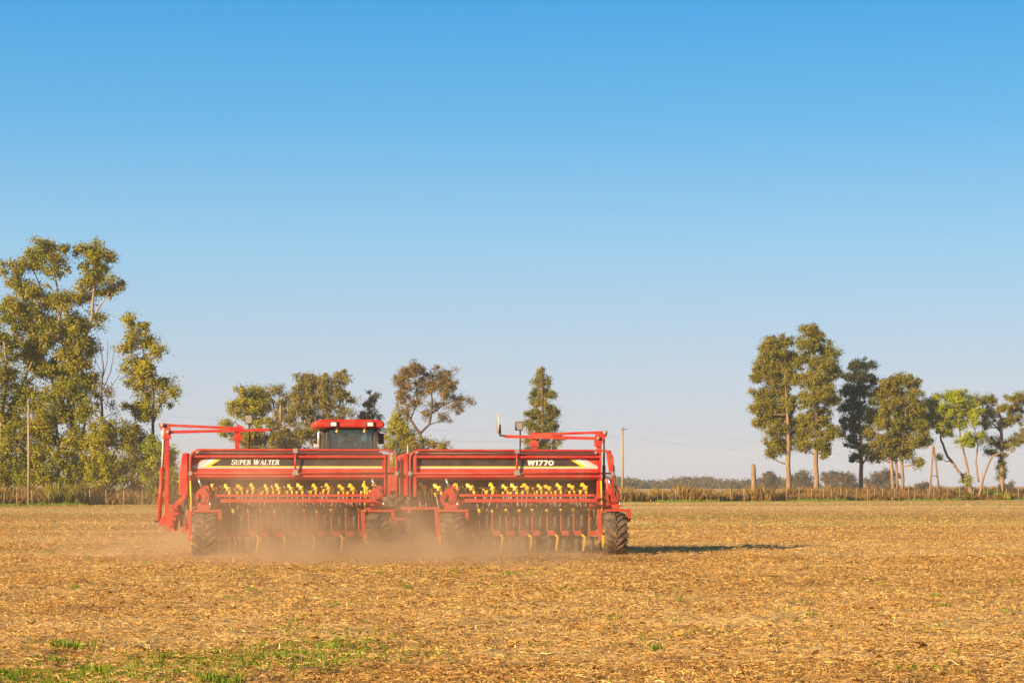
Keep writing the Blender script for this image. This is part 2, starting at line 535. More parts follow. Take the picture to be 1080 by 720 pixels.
def tree(name, label, cat, D, trunks, lobes, lm, bm_, leaf=0.34, dens=1.0, clump=0.75, lpc=46, seed=0, group=None,
         depth=0.8, limb=0.10, twigs=True, base=None, fat=1.18):
    rs = np.random.RandomState(seed + 11)
    k = D / F
    leaf *= 0.60; lpc *= 1.95
    b0 = base if base else (trunks[0][0][0], trunks[0][0][1])
    rootp = np.array(W(b0[0], b0[1], D)); rootp[2] = 0
    root = empty(name, tuple(rootp))
    tag(root, label, cat, group)
    tm = MB()
    tpts = []
    for tr in trunks:
        pts, rr = [], []
        yo = 0.0
        for j, (px, py, wpx) in enumerate(tr):
            p = np.array(W(px, py, D)) - rootp
            if j == 0 and py > 508: p[2] = -0.15
            p[1] += yo; yo += rs.normal() * 0.35
            pts.append(p); rr.append(max(0.02, wpx * k * 0.5 * 0.82))
        # subdivide with a little wander
        P2, R2 = [], []
        for j in range(len(pts) - 1):
            for q in range(4):
                f = q / 4.0
                p = pts[j] * (1 - f) + pts[j + 1] * f
                if q: p = p + rs.normal(size=3) * rr[j] * 0.18
                P2.append(p); R2.append(rr[j] * (1 - f) + rr[j + 1] * f)
        P2.append(pts[-1]); R2.append(rr[-1])
        if pts[0][2] < 0: R2[0] *= 1.5; R2[1] *= 1.12
        tm.tube(P2, R2, 8)
        tpts += [(p, r) for p, r in zip(P2, R2)]
    cents, outs, rnds = [], [], []
    flip = 1
    for lb in lobes:
        px, py, rx = lb[:3]
        ry = lb[3] if len(lb) > 3 else rx * 0.75
        dm = lb[4] if len(lb) > 4 else 1.0
        c = np.array(W(px, py, D)) - rootp
        RX, RZ = rx * k * fat, ry * k * fat * 1.03
        RY = RX * 0.9
        flip = -flip; c[1] += flip * (0.25 + 0.55 * rs.rand()) * RX * depth
        # limb from the nearest trunk point below
        if tpts:
            best = min(tpts, key=lambda q: np.linalg.norm(q[0] - c) + 3.0 * max(0, q[0][2] - c[2] + 0.3))
            p0, r0 = best
            mid = (p0 + c) / 2 + np.array([0, 0, -0.12 * np.linalg.norm(c - p0)]) + rs.normal(size=3) * 0.12
            r1 = min(r0 * 0.75, limb)
            tm.tube([p0, mid, c], [r1, r1 * 0.75, r1 * 0.4], 6)
        nc = max(2, int(dens * dm * (RX * RZ) / (clump * clump) * 7.5 + 1))
        for _ in range(nc):
            d = rs.normal(size=3); d /= np.linalg.norm(d) + 1e-9
            rad = rs.rand() ** 0.5 * (1.0 + 0.22 * abs(rs.normal()))
            cc = c + d * np.array([RX, RY, RZ]) * rad
            cs = clump * 0.85 * (0.5 + 0.8 * rs.rand())
            if twigs and tpts:
                tm.tube([c + (cc - c) * 0.05, (c + cc) / 2 + rs.normal(size=3) * 0.08, cc], [limb * 0.32, limb * 0.22, limb * 0.10], 4)
            n = int(lpc * 1.15 * (0.6 + 0.8 * rs.rand()))
            off = rs.normal(size=(n, 3)) * np.array([0.50, 0.50, 0.42]) * cs
            cents.append(cc + off)
            outs.append(off / (np.linalg.norm(off, axis=1)[:, None] + 1e-6) + d * 0.5)
            rnds.append(np.clip(rs.rand() * 0.65 + rs.rand(n) * 0.35, 0, 1))
    if tm.v:
        tm.build('trunk', bm_, root)
    if cents:
        cents = np.concatenate(cents); outs = np.concatenate(outs); rnds = np.concatenate(rnds)
        ok = cents[:, 2] > 0.05
        cents, outs, rnds = cents[ok], outs[ok], rnds[ok]
        np_mesh('crown', leaf_quads(cents, outs, leaf, rs), 4, lm, root, rnds)
    return root

GL = 'trees at the left end of the field'
GM = 'trees behind the tractor'
GR = 'trees in the row at the right'
# --- left
tree('eucalyptus_tree', 'tallest eucalyptus with open crown and pale limbs, rising above everything at the left', 'tree', FD(75) + 14,
     [[(78, 512, 9), (76, 430, 7.5), (82, 378, 6), (97, 336, 4.2), (101, 300, 3), (96, 268, 1.5)],
      [(72, 440, 5.5), (72, 382, 4.6), (61, 342, 3.6), (64, 326, 3), (57, 298, 2.4), (51, 270, 1.4)],
      [(70, 432, 5), (48, 388, 4), (33, 345, 2.8), (20, 300, 1.6)],
      [(62, 332, 2.4), (45, 312, 1.8), (33, 282, 1.2)],
      [(97, 336, 2.5), (110, 318, 1.6), (121, 300, 1)]],
     [(54, 266, 15, 10), (35, 272, 12, 9), (17, 284, 11, 7), (22, 302, 12, 8), (62, 283, 9, 7), (94, 264, 13, 9), (107, 272, 12, 8),
      (98, 285, 11, 8), (121, 300, 10, 5), (108, 308, 9, 5), (95, 299, 10, 7), (84, 314, 10, 6), (38, 310, 13, 9), (54, 320, 11, 8), (14, 326, 14, 11),
      (75, 337, 13, 9), (103, 337, 6, 9, 0.6), (27, 346, 15, 12), (57, 356, 14, 11), (8, 366, 13, 12), (72, 373, 13, 10), (48, 386, 14, 11), (86, 380, 10, 12),
      (90, 405, 10, 12), (62, 402, 8, 8, 0.7), (30, 372, 12, 10), (70, 318, 9, 8), (46, 340, 10, 9), (40, 365, 11, 9), (66, 345, 8, 8), (86, 350, 9, 9), (92, 365, 8, 9), (58, 388, 10, 9), (78, 396, 10, 10), (30, 328, 9, 8)],
     L_EUC, B_PALE, leaf=0.34, dens=1.1, clump=0.68, seed=1, group=GL, limb=0.13)
tree('eucalyptus_tree', 'shorter dark eucalyptus cut by the left edge of the photo, beside the tallest one', 'tree', FD(5) + 13,
     [[(6, 512, 7), (2, 440, 5), (8, 400, 3.6), (4, 360, 2)], [(6, 440, 4), (24, 400, 3), (32, 382, 1.8)]],
     [(2, 398, 16, 12), (20, 415, 15, 11), (-12, 420, 15, 14), (6, 440, 16, 12), (38, 425, 14, 11), (-4, 462, 16, 14), (22, 462, 15, 13), (40, 450, 13, 11),
      (8, 490, 15, 12), (30, 488, 14, 12), (16, 504, 16, 9), (-8, 505, 16, 9), (-18, 380, 14, 12), (-15, 350, 12, 12)],
     L_EUC, B_PALE, leaf=0.34, dens=1.1, seed=2, group=GL)
tree('eucalyptus_tree', 'leafy low eucalyptus filling the space under the tallest crown', 'tree', FD(66) + 9,
     [[(62, 514, 6), (60, 470, 4), (56, 430, 2.5)], [(80, 514, 5), (86, 470, 4), (90, 430, 2.2)]],
     [(52, 440, 13, 11), (70, 432, 11, 10), (86, 440, 12, 12), (60, 462, 15, 12), (84, 466, 13, 12), (44, 478, 13, 11), (68, 488, 15, 11), (90, 490, 12, 11), (50, 500, 14, 9), (75, 504, 16, 9), (34, 504, 13, 8), (100, 505, 12, 8), (100, 465, 9, 10), (70, 412, 12, 10), (84, 420, 11, 11), (40, 458, 11, 10), (54, 418, 10, 9)],
     L_EUC, B_DARK, leaf=0.32, dens=1.05, seed=3, group=GL)
tree('bare_tree', 'nearly leafless grey tree with thin upright branches between the left tree crowns', 'tree', FD(108) + 11,
     [[(108, 514, 4.5), (108, 450, 3.4), (107, 415, 2.6), (109, 385, 1.7), (106, 362, 0.7)],
      [(107, 425, 1.8), (99, 400, 1.2), (101, 378, 0.7)], [(108, 412, 1.6), (117, 392, 1.1), (122, 366, 0.6)],
      [(108, 400, 1.3), (113, 380, 0.9), (113, 358, 0.5)], [(107, 420, 1.4), (120, 405, 0.9), (126, 395, 0.5)], [(108, 395, 1), (101, 380, 0.7), (99, 364, 0.4)]],
     [(108, 424, 9, 9, 0.35), (116, 436, 9, 8, 0.4), (101, 432, 8, 8, 0.4), (113, 408, 6, 6, 0.2)], L_GRY, B_DARK, leaf=0.28, dens=0.6, seed=4, group=GL, limb=0.05)
tree('eucalyptus_tree', 'slender yellowish eucalyptus with tapering crown nearest the raised marker arm', 'tree', FD(158) + 10,
     [[(158, 514, 5.5), (161, 460, 4.2), (163, 420, 3.2), (158, 385, 2.2), (144, 350, 1.2)], [(162, 445, 3), (170, 425, 2), (180, 408, 1)]],
     [(137, 338, 6, 7), (144, 350, 9, 8), (136, 366, 8, 8), (154, 362, 9, 8), (165, 370, 7, 7), (143, 386, 12, 9), (158, 390, 11, 9), (146, 408, 13, 9), (163, 403, 8, 8, 0.7),
      (176, 404, 9, 6), (182, 412, 7, 4), (145, 427, 11, 9), (156, 438, 12, 8), (170, 422, 8, 6, 0.7)],
     L_YEL, B_DARK, leaf=0.32, dens=0.95, clump=0.65, seed=5, group=GL)
for i, (bx, bl, lab, lobs, lm) in enumerate([
    (112, 7, 'yellow green young tree under the bare branches at the left', [(110, 452, 12, 11), (112, 470, 13, 12), (106, 490, 12, 12), (118, 495, 12, 11), (110, 507, 12, 6)], L_YEL),
    (140, 6, 'olive young tree at the foot of the slender eucalyptus', [(134, 458, 12, 10), (146, 466, 12, 11), (138, 485, 14, 11), (150, 492, 12, 11), (132, 502, 12, 8), (146, 508, 12, 6)], L_OLV),
    (168, 5, 'bright yellow green bush right behind the marker arm post', [(165, 474, 12, 10), (176, 480, 10, 9), (160, 490, 12, 10), (176, 497, 12, 10), (164, 506, 13, 7), (184, 506, 9, 7)], L_GRN)]):
    tree('young_tree', lab, 'young tree', FD(bx) + bl - 3, [[(bx - 3, 514, 3.5), (bx, 480, 2.5), (bx + 1, 455 + 5 * i, 1.2)]], lobs, lm, B_PINK, leaf=0.3, dens=0.9, clump=0.6, seed=20 + i, group='young trees at the left')

# --- behind the machine
DM = 240
tree('autumn_tree', 'rounded yellow green tree left of the tractor, over the folded left marker boom', 'tree', DM + 4,
     [[(264, 512, 5), (264, 465, 3.6), (262, 435, 2.2), (266, 418, 1.2)], [(264, 460, 2), (248, 445, 1.2), (238, 452, 0.7)]],
     [(259, 419, 11, 7), (270, 414, 10, 7), (250, 425, 8, 6), (262, 431, 11, 8), (253, 436, 9, 5), (243, 446, 8, 4, 0.8), (236, 455, 8, 4, 0.7), (248, 458, 10, 5), (272, 426, 9, 9), (272, 442, 10, 8)],
     L_YEL, B_DARK, leaf=0.36, dens=0.8, clump=0.7, seed=30, group=GM)
tree('autumn_tree', 'thin greyish brown tree between the yellow green one and the tallest by the cab', 'tree', DM + 12,
     [[(294, 512, 4), (293, 450, 3), (288, 425, 1.8), (282, 412, 1)], [(293, 448, 2), (300, 425, 1.4), (302, 412, 0.8)]],
     [(281, 415, 9, 7), (282, 430, 9, 8), (295, 412, 8, 6), (303, 419, 8, 7), (299, 431, 9, 8), (287, 444, 10, 8, 0.8), (304, 444, 9, 8, 0.8)],
     L_GRY, B_DARK, leaf=0.36, dens=0.55, clump=0.7, seed=31, group=GM)
tree('autumn_tree', 'broad greyish olive tree with top tuft directly left of the tractor cab', 'tree', DM + 2,
     [[(338, 512, 6), (336, 460, 4.5), (331, 432, 3), (330, 405, 1.6)], [(336, 455, 3), (350, 430, 2.2), (358, 402, 1.2)], [(335, 450, 2), (318, 428, 1.5), (316, 408, 1)]],
     [(318, 407, 11, 9), (331, 401, 11, 7), (344, 404, 10, 8), (324, 419, 12, 8), (338, 418, 11, 8), (360, 398, 7, 7), (357, 412, 8, 8), (366, 424, 7, 6, 0.7), (350, 427, 10, 8, 0.8),
      (329, 432, 11, 7), (316, 432, 8, 8), (345, 442, 11, 7), (362, 436, 9, 6, 0.6), (326, 446, 11, 7)],
     L_GRY, B_DARK, leaf=0.36, dens=0.8, clump=0.7, seed=32, group=GM)
for i, (bx, lab, lobs) in enumerate([
    (272, 'low olive bush under the yellow green tree left of the cab', [(262, 463, 11, 8), (274, 460, 11, 8), (285, 466, 10, 8), (270, 475, 14, 8), (262, 490, 14, 12), (280, 490, 14, 12), (270, 502, 18, 8)]),
    (308, 'low dark bush between the trees left of the cab', [(296, 460, 10, 8), (308, 456, 11, 8), (320, 460, 10, 9), (305, 472, 14, 8), (300, 490, 14, 12), (318, 490, 14, 12), (308, 502, 18, 8)]),
    (352, 'bush hidden behind the tractor cab', [(340, 462, 11, 9), (356, 458, 11, 8), (372, 464, 11, 9), (350, 480, 14, 10), (366, 490, 14, 12), (356, 502, 18, 8)]),
    (422, 'yellow green bush right of the cab under the orange brown tree', [(420, 442, 7, 6), (417, 453, 9, 7), (427, 450, 9, 7), (427, 462, 10, 7), (415, 468, 10, 8), (432, 478, 12, 10), (418, 490, 14, 12), (424, 502, 16, 8)])]):
    tree('bush', lab, 'bush', DM - 8 + 3 * i, [[(bx, 512, 3), (bx, 480, 2), (bx + 1, 465, 1)]], lobs, L_YEL if i == 3 else L_BSH, B_DARK, leaf=0.36, dens=0.75, clump=0.7, seed=40 + i, group='bushes behind the tractor', limb=0.05)
tree('small_tree', 'small grey green tree with leaning top, just right of the cab roof', 'tree', DM + 6,
     [[(388, 512, 3), (388, 450, 2), (390, 428, 1.2), (393, 416, 0.8)]], [(393, 417, 5, 5), (389, 428, 6, 6), (384, 438, 6, 5), (393, 439, 8, 4), (386, 450, 9, 8), (396, 455, 9, 8), (388, 470, 10, 9)],
     L_GRY, B_DARK, leaf=0.34, dens=0.7, clump=0.6, seed=50, group=GM, limb=0.05)
tree('autumn_tree', 'orange brown tree with dark forked branches, right of the tractor cab', 'tree', DM,
     [[(446, 512, 6), (446, 472, 4.5), (443, 457, 4), (432, 441, 2.6), (426, 420, 1.7), (424, 400, 0.9)],
      [(443, 457, 3.2), (453, 447, 2.8), (456, 432, 2.2), (455, 412, 1.5), (462, 395, 0.8)], [(455, 436, 2), (470, 426, 1.4), (482, 420, 0.8)],
      [(433, 443, 1.8), (440, 424, 1.5), (439, 404, 1), (436, 392, 0.7)], [(452, 448, 1.6), (464, 444, 1.1), (474, 436, 0.7)]],
     [(435, 390, 9, 6), (425, 398, 9, 7), (448, 396, 8, 6), (464, 393, 9, 6), (427, 410, 8, 6), (441, 407, 9, 6), (458, 408, 9, 6), (474, 404, 8, 6), (471, 416, 8, 5), (487, 421, 9, 4),
      (479, 430, 8, 4, 0.8), (461, 426, 8, 5, 0.7), (440, 423, 8, 6, 0.6), (424, 420, 6, 6), (428, 433, 6, 6, 0.6), (466, 443, 7, 4, 0.7), (452, 438, 7, 5, 0.5)],
     L_BRN, B_DARK, leaf=0.30, dens=0.85, clump=0.62, lpc=40, fat=1.28, seed=51, group=GM, limb=0.10)
for i, (bx, lab, lobs) in enumerate([(446, 'dark scrub at the foot of the orange brown tree', [(438, 468, 9, 6), (452, 468, 9, 6), (466, 470, 8, 6), (445, 485, 14, 10), (462, 490, 12, 10), (450, 502, 18, 8)])]):
    tree('bush', lab, 'bush', DM - 3, [[(bx, 512, 3), (bx, 485, 2), (bx + 1, 470, 1)]], lobs, L_BSH, B_DARK, leaf=0.36, dens=0.7, clump=0.7, seed=46, group='bushes behind the tractor', limb=0.05)
tree('conifer_tree', 'narrow ragged conifer standing alone behind the right marker boom', 'tree', DM - 8,
     [[(573, 514, 6), (573, 450, 4.2), (572, 410, 2.4), (571, 386, 0.8)]],
     [(570, 393, 4, 5), (567, 402, 6, 5), (575, 404, 6, 5), (570, 413, 9, 5), (580, 417, 6, 4), (565, 423, 8, 5), (577, 428, 9, 5), (561, 435, 8, 4), (586, 436, 8, 4), (572, 440, 12, 6), (559, 448, 7, 4),
      (584, 448, 8, 4), (570, 454, 12, 6), (588, 462, 5, 6), (561, 464, 9, 5), (577, 468, 10, 6), (565, 476, 12, 7), (580, 485, 10, 6), (566, 492, 10, 6)],
     L_OLV, B_DARK, leaf=0.30, dens=1.0, clump=0.5, fat=0.98, seed=60, group=GM, limb=0.06)

# --- right
tree('cypress_tree', 'olive tall tree at the left end of the right row with two pale drooping sides', 'tree', FD(831) + 11,
     [[(832, 520, 7), (831, 476, 5.6), (830, 445, 4), (828, 415, 2), (826, 395, 1)]],
     [(816, 360, 10, 6), (828, 359, 9, 6), (809, 369, 8, 7), (824, 376, 12, 8), (805, 384, 9, 9), (836, 380, 8, 9), (801, 398, 8, 8), (816, 400, 12, 10), (831, 397, 11, 10), (803, 417, 10, 9), (797, 431, 6, 6),
      (813, 432, 12, 10), (831, 426, 11, 11), (804, 444, 10, 6), (818, 452, 12, 9), (834, 447, 11, 10), (815, 469, 9, 8), (828, 470, 8, 7), (842, 462, 8, 8), (812, 479, 5, 4), (813, 388, 11, 9), (822, 414, 11, 9), (808, 430, 10, 9), (824, 438, 11, 9), (818, 372, 10, 8)],
     L_OLV, B_PINK, leaf=0.30, dens=1.25, clump=0.55, fat=1.02, seed=70, group=GR)
tree('cypress_tree', 'tallest tree of the right row, deep olive crown on reddish trunk', 'tree', FD(861) + 7,
     [[(861, 520, 7), (861, 480, 5.6), (861, 430, 4), (860, 375, 2), (856, 345, 0.9)]],
     [(853, 348, 9, 6), (864, 353, 8, 6), (850, 362, 10, 8), (866, 366, 11, 8), (877, 373, 9, 6), (850, 378, 9, 8), (867, 382, 12, 9), (881, 394, 8, 7), (868, 398, 12, 9), (852, 398, 10, 10), (868, 415, 13, 9),
      (879, 422, 8, 6), (853, 420, 11, 10), (866, 440, 12, 10), (876, 456, 8, 9), (853, 446, 11, 11), (864, 466, 10, 9), (850, 468, 8, 8), (870, 476, 6, 6)],
     L_OLV, B_PINK, leaf=0.30, dens=1.2, clump=0.55, fat=1.02, seed=71, group=GR)
tree('cypress_tree', 'dark green tree in shade, third from the left in the right row', 'tree', FD(908) + 16,
     [[(908, 518, 6.5), (909, 488, 5), (906, 440, 3.4), (908, 395, 1.6)], [(909, 490, 3), (914, 482, 2), (917, 465, 1)]],
     [(901, 386, 6, 5), (910, 383, 7, 5), (919, 386, 5, 5), (897, 397, 8, 7), (910, 397, 10, 8), (920, 403, 6, 7), (893, 412, 9, 8), (907, 413, 12, 9), (892, 430, 9, 8), (905, 431, 12, 10), (895, 447, 9, 8),
      (906, 452, 10, 9), (888, 458, 5, 4, 0.7), (899, 466, 7, 7), (908, 477, 8, 7), (901, 483, 5, 5)],
     L_DRK, B_PINK, leaf=0.30, dens=1.0, clump=0.52, fat=0.98, seed=72, group=GR)
tree('cypress_tree', 'broad full olive green tree on three trunks, beside the wooden trestle', 'tree', FD(945) + 5,
     [[(943, 520, 5), (940, 488, 4.4), (936, 450, 3), (936, 415, 1.5)], [(952, 520, 4.4), (951, 480, 4), (952, 455, 2.6), (954, 430, 1.2)], [(947, 520, 3.6), (946, 490, 3), (946, 440, 2)]],
     [(947, 401, 11, 6), (960, 402, 10, 6), (933, 408, 9, 7), (945, 413, 14, 8), (964, 415, 8, 8), (926, 418, 9, 8), (935, 428, 13, 10), (955, 430, 13, 10), (966, 431, 8, 8), (921, 440, 9, 9), (940, 446, 15, 11),
      (960, 447, 12, 10), (972, 452, 9, 7), (916, 458, 8, 8), (928, 464, 12, 10), (948, 463, 13, 10), (965, 465, 12, 7), (977, 465, 6, 5), (913, 474, 6, 5), (925, 481, 9, 6), (941, 478, 11, 7), (957, 477, 10, 6), (967, 487, 5, 5, 0.7)],
     L_OLV, B_PINK, leaf=0.30, dens=1.2, clump=0.55, fat=1.02, seed=73, group=GR)
tree('acacia_tree', 'spreading flat topped tree with several bare slanting trunks, right of the trestle', 'tree', FD(1030) + 1.0,
     [[(1029, 521, 5.5), (1015, 501, 4), (1001, 481, 3.4), (995, 464, 2.8), (993, 450, 2), (988, 430, 1)],
      [(1026, 514, 4), (1018, 482, 3), (1012, 460, 2.4), (1009, 440, 1.5), (1003, 424, 0.9)],
      [(1031, 520, 4), (1037, 500, 3.2), (1046, 481, 2.4), (1056, 476, 1.4)], [(1032, 508, 3), (1030, 487, 2.2), (1033, 470, 1.6), (1028, 445, 1.1), (1022, 428, 0.8)]],
     [(985, 423, 8, 4), (999, 418, 11, 4), (1012, 417, 9, 4), (1021, 425, 9, 5), (967, 435, 9, 4), (980, 440, 12, 6), (995, 437, 12, 6), (1007, 430, 9, 5), (1010, 445, 9, 5), (998, 455, 10, 4, 0.8), (1020, 464, 9, 7),
      (1034, 461, 8, 5), (987, 449, 9, 4), (974, 428, 9, 4), (990, 430, 10, 4), (1017, 434, 10, 5), (1012, 424, 10, 4), (1003, 446, 8, 4), (1024, 444, 8, 5, 0.7), (1020, 505, 5, 6, 0.6), (1028, 437, 7, 6, 0.6), (991, 482, 5, 2, 0.6)],
     L_GRN, B_PINK, leaf=0.26, dens=0.95, clump=0.5, fat=1.2, seed=74, group=GR, limb=0.08)
tree('acacia_tree', 'ivy trunked tree with flat open crown cut by the right edge of the photo', 'tree', FD(1056) + 2.4,
     [[(1056, 521, 6), (1056, 480, 5), (1055, 445, 3.6), (1050, 425, 1.6)], [(1056, 450, 2.6), (1068, 432, 1.8), (1078, 421, 1)], [(1055, 455, 2.4), (1040, 440, 1.6), (1034, 424, 0.9)], [(1056, 468, 2), (1074, 462, 1.4), (1092, 448, 0.9)]],
     [(1033, 422, 9, 4), (1046, 422, 9, 4), (1066, 420, 9, 4), (1079, 420, 9, 4), (1055, 432, 9, 5), (1072, 430, 9, 5), (1040, 436, 8, 5), (1058, 446, 9, 5), (1070, 442, 9, 4), (1055, 467, 9, 6), (1068, 468, 8, 5), (1079, 460, 8, 6),
      (1043, 477, 7, 4, 0.8), (1092, 428, 10, 6), (1096, 448, 10, 7), (1102, 438, 10, 7), (1057, 485, 4, 6), (1057, 498, 4, 7), (1036, 448, 6, 5, 0.7)],
     L_OLV, B_PINK, leaf=0.26, dens=0.85, clump=0.5, seed=75, group=GR, limb=0.08)
for i, (bx, lab, lobs) in enumerate([(1050, 'low green bush in the grass at the foot of the ivy trunked tree', [(1040, 523, 9, 4), (1050, 522, 8, 4), (1060, 524, 7, 3)]),
                                     (1008, 'low russet bush in the grass below the flat topped tree', [(1000, 523, 7, 4), (1010, 522, 8, 4), (1018, 524, 6, 3)])]):
    tree('bush', lab, 'bush', FD(bx) + 1.0, [], lobs, L_GRN if i == 0 else L_BSH, B_DARK, leaf=0.22, dens=1.0, clump=0.4, seed=80 + i, base=(bx, 526), group='bushes along the right fence')

# --- far individual trees in the haze and the far wood
def far_tree(px, top, wid, D, lab, seed):
    h = (HZ - top)
    tree('distant_tree', lab, 'tree', D, [[(px, 515, 2.2), (px, 508, 1.6), (px, top + 4, 0.8)]],
         [(px, top + 3.5, wid * .45, 3.5), (px - wid * .3, top + 7, wid * .4, 4), (px + wid * .3, top + 7, wid * .4, 4), (px, top + 10, wid * .5, 5), (px - wid * .2, 513, wid * .5, 4), (px + wid * .25, 513, wid * .5, 4)],
         L_FAR, B_DARK, leaf=0.75, dens=0.7, clump=1.2, lpc=34, seed=seed, group='hazy trees far beyond the right fence', twigs=False)
for i, (px, top, wd, lab) in enumerate([
    (812, 497, 12, 'hazy far tree between the stump post and first trunk of the right row'),
    (845, 497, 16, 'hazy far tree seen between the first two trunks of the right row'),
    (877, 497, 15, 'hazy far tree right of the tallest right row tree'),
    (894, 499, 17, 'hazy far tree just left of the dark tree trunk'),
    (922, 501, 12, 'hazy far tree right of the dark tree trunk'),
    (934, 495, 17, 'hazy far tree just left of the three trunks'),
    (973, 510, 12, 'small hazy far tree left of the wooden trestle'),
    (1064, 515, 12, 'small hazy far tree seen right of the ivy covered trunk')]):
    far_tree(px, top, wd, 620 + 25 * (i % 3), lab, 100 + i)

def far_wood():
    rs = np.random.RandomState(5)
    cs, os_, rn = [], [], []
    for px in np.arange(600, 860, 2.6):
        D = 850 + rs.rand() * 120
        hump = 4 + 2.5 * math.sin(px * 0.07) + 2.2 * math.sin(px * 0.023 + 1) + rs.rand() * 3.2 + 3.0 * math.exp(-((px - 712) / 24.0) ** 2)
        if px > 800: hump *= max(0.25, 1 - (px - 800) / 70)
        for q in range(7):
            c = np.array(W(px + rs.normal() * 2, HZ - (hump * (q + 0.2) / 6.5) + 2.0, D)) + np.array([0, rs.normal() * 6, 0])
            n = 42
            off = rs.normal(size=(n, 3)) * np.array([1.3, 1.3, 0.75])
            cs.append(c + off); os_.append(off / np.linalg.norm(off, axis=1)[:, None])
            rn.append(np.clip(rs.rand() * 0.75 + rs.rand(n) * 0.25, 0, 1))
    cs = np.concatenate(cs); os_ = np.concatenate(os_); rn = np.concatenate(rn)
    ok = cs[:, 2] > 0
    o = np_mesh('distant_wood', leaf_quads(cs[ok], os_[ok], 0.95, rs), 4, L_FAR, None, rn[ok])
    tag(o, 'far low wood fading in haze along the horizon', 'wood', kind='stuff')
far_wood()

# ------------------------------------------------------------------ tall dry grass along the field edge
def blades(name, pts, hgt, mat, label, width=0.03, seed=0, per=7, spread=0.12, cat='grass'):
    rs = np.random.RandomState(seed)
    n = len(pts) * per
    base = np.repeat(pts, per, 0) + np.concatenate([rs.normal(size=(n, 2)) * spread, np.zeros((n, 1))], 1)
    h = np.repeat(hgt, per) * (0.5 + 0.6 * rs.rand(n))
    th = rs.rand(n) * 2 * math.pi
    lean = (0.12 + 0.35 * rs.rand(n)) * h
    d = np.stack([np.cos(th), np.sin(th), np.zeros(n)], 1)
    t2 = rs.rand(n) * 2 * math.pi
    sd = np.stack([np.cos(t2), np.sin(t2), np.zeros(n)], 1) * (width * (0.6 + 0.8 * rs.rand(n)))[:, None]
    up = np.array([0, 0, 1.0])
    m1 = base + d * (lean * 0.3)[:, None] + up * (h * 0.55)[:, None]
    tp = base + d * lean[:, None] + up * h[:, None]
    v = np.stack([base - sd, base + sd, m1 + sd, tp, m1 - sd], 1).reshape(-1, 3)
    rnd = np.clip(np.repeat(rs.rand(len(pts)), per) * 0.5 + rs.rand(n) * 0.5, 0, 1)
    o = np_mesh(name, v, 5, mat, None, rnd)
    return tag(o, label, cat, kind='stuff')

def strip(px0, px1, dens, back, seed, hfun):
    rs = np.random.RandomState(seed)
    X0 = (px0 - 540) / F * FD(px0); X1 = (px1 - 540) / F * FD(px1)
    n = int(abs(X1 - X0) * back * dens)
    X = X0 + (X1 - X0) * rs.rand(n)
    t = rs.rand(n) ** 1.2
    Y = 170 + .646 * (X + 41.7) + t * back + 0.6 * np.sin(X * 0.9) + rs.normal(size=n) * 0.25
    h = hfun(X, t) * (0.75 + 0.5 * rs.rand(n))
    return np.stack([X, Y, np.zeros(n) - 0.02], 1), h
p1, h1 = strip(-170, 300, 26, 5.0, 1, lambda X, t: 0.75 + 0.9 * t + 0.15 * np.sin(X * 1.7))
blades('dry_grass', p1, h1, L_DRYR, 'brown tall grass along the fence under the left trees', 0.035, 1)
p2, h2 = strip(300, 822, 26, 4.5, 2, lambda X, t: 1.0 + 0.35 * t + 0.18 * np.sin(X * 0.8) + 0.15 * np.sin(X * 2.3))
blades('dry_grass', p2, h2, L_DRY, 'golden tall grass bank right of the seed drill at the field edge', 0.035, 2)
p3, h3 = strip(822, 1260, 26, 5.0, 3, lambda X, t: 0.6 + 0.9 * t + 0.12 * np.sin(X * 1.5))
blades('dry_grass', p3, h3, L_DRYR, 'russet tall grass under the right row of trees', 0.035, 3)

p5, h5 = strip(-60, 210, 10, 5.0, 14, lambda X, t: 0.9 + 0.9 * t + 0.35 * np.sin(X * 0.8))
blades('dry_grass', p5, h5, L_OLV, 'tall olive weeds rising from the brown grass under the left trees', 0.04, 15)
p4, h4 = strip(-60, 1150, 9, 2.0, 4, lambda X, t: 0.10 + 0.16 * (np.sin(X * .45) > 0.1) + 0.0 * t)
p4[:, 1] -= 2.2
blades('green_weeds', p4, h4, L_WEED, 'low green grass fringe at the far edge of the stubble', 0.02, 4, per=6, spread=.2, cat='weeds')

# ------------------------------------------------------------------ fences, poles, wires
def fence(label, pxs, seed, h0):
    rs = np.random.RandomState(seed)
    D0 = FD(pxs[0])
    o0 = np.array(W(pxs[0], HZ, D0)); o0[2] = 0
    root = empty('wire_fence', tuple(o0))
    tag(root, label, 'fence')
    tops = []
    for px in pxs:
        D = FD(px) - 0.4
        p = np.array(W(px, HZ, D)) - o0; p[2] = 0
        h = h0 + rs.normal() * 0.08
        ln = rs.normal() * 0.04
        MB().tube([(0, 0, -0.2), (ln * .5, 0, h * .5), (ln, 0, h)], [0.042, 0.038, 0.036], 7).build('post', B_WOOD, root, tuple(p))
        tops.append((p, h))
    wm = MB()
    for lv in (0.3, 0.55, 0.8, 1.05):
        wm.tube([(p[0], p[1] - 0.07, lv) for p, h in tops], 0.006, 4)
    wm.build('wire', M_GREY, root)
fence('wire fence on thin wooden posts in front of the right row of trees', [806, 819, 830, 843, 856, 869, 877, 887, 893, 903, 915, 922, 931, 944, 958, 965, 979, 985, 999, 1012, 1027, 1041, 1052, 1061, 1074, 1074.8, 1088, 1104], 1, 1.3)
fence('wire fence on wooden posts in the brown grass under the left trees', [-18, 4, 18, 34, 52, 75, 95, 112, 130, 150, 172], 2, 1.25)
fence('wire fence buried in the golden grass bank in the middle of the field edge', [655, 670, 684, 699, 713, 728, 742, 757, 771, 785], 3, 1.2)

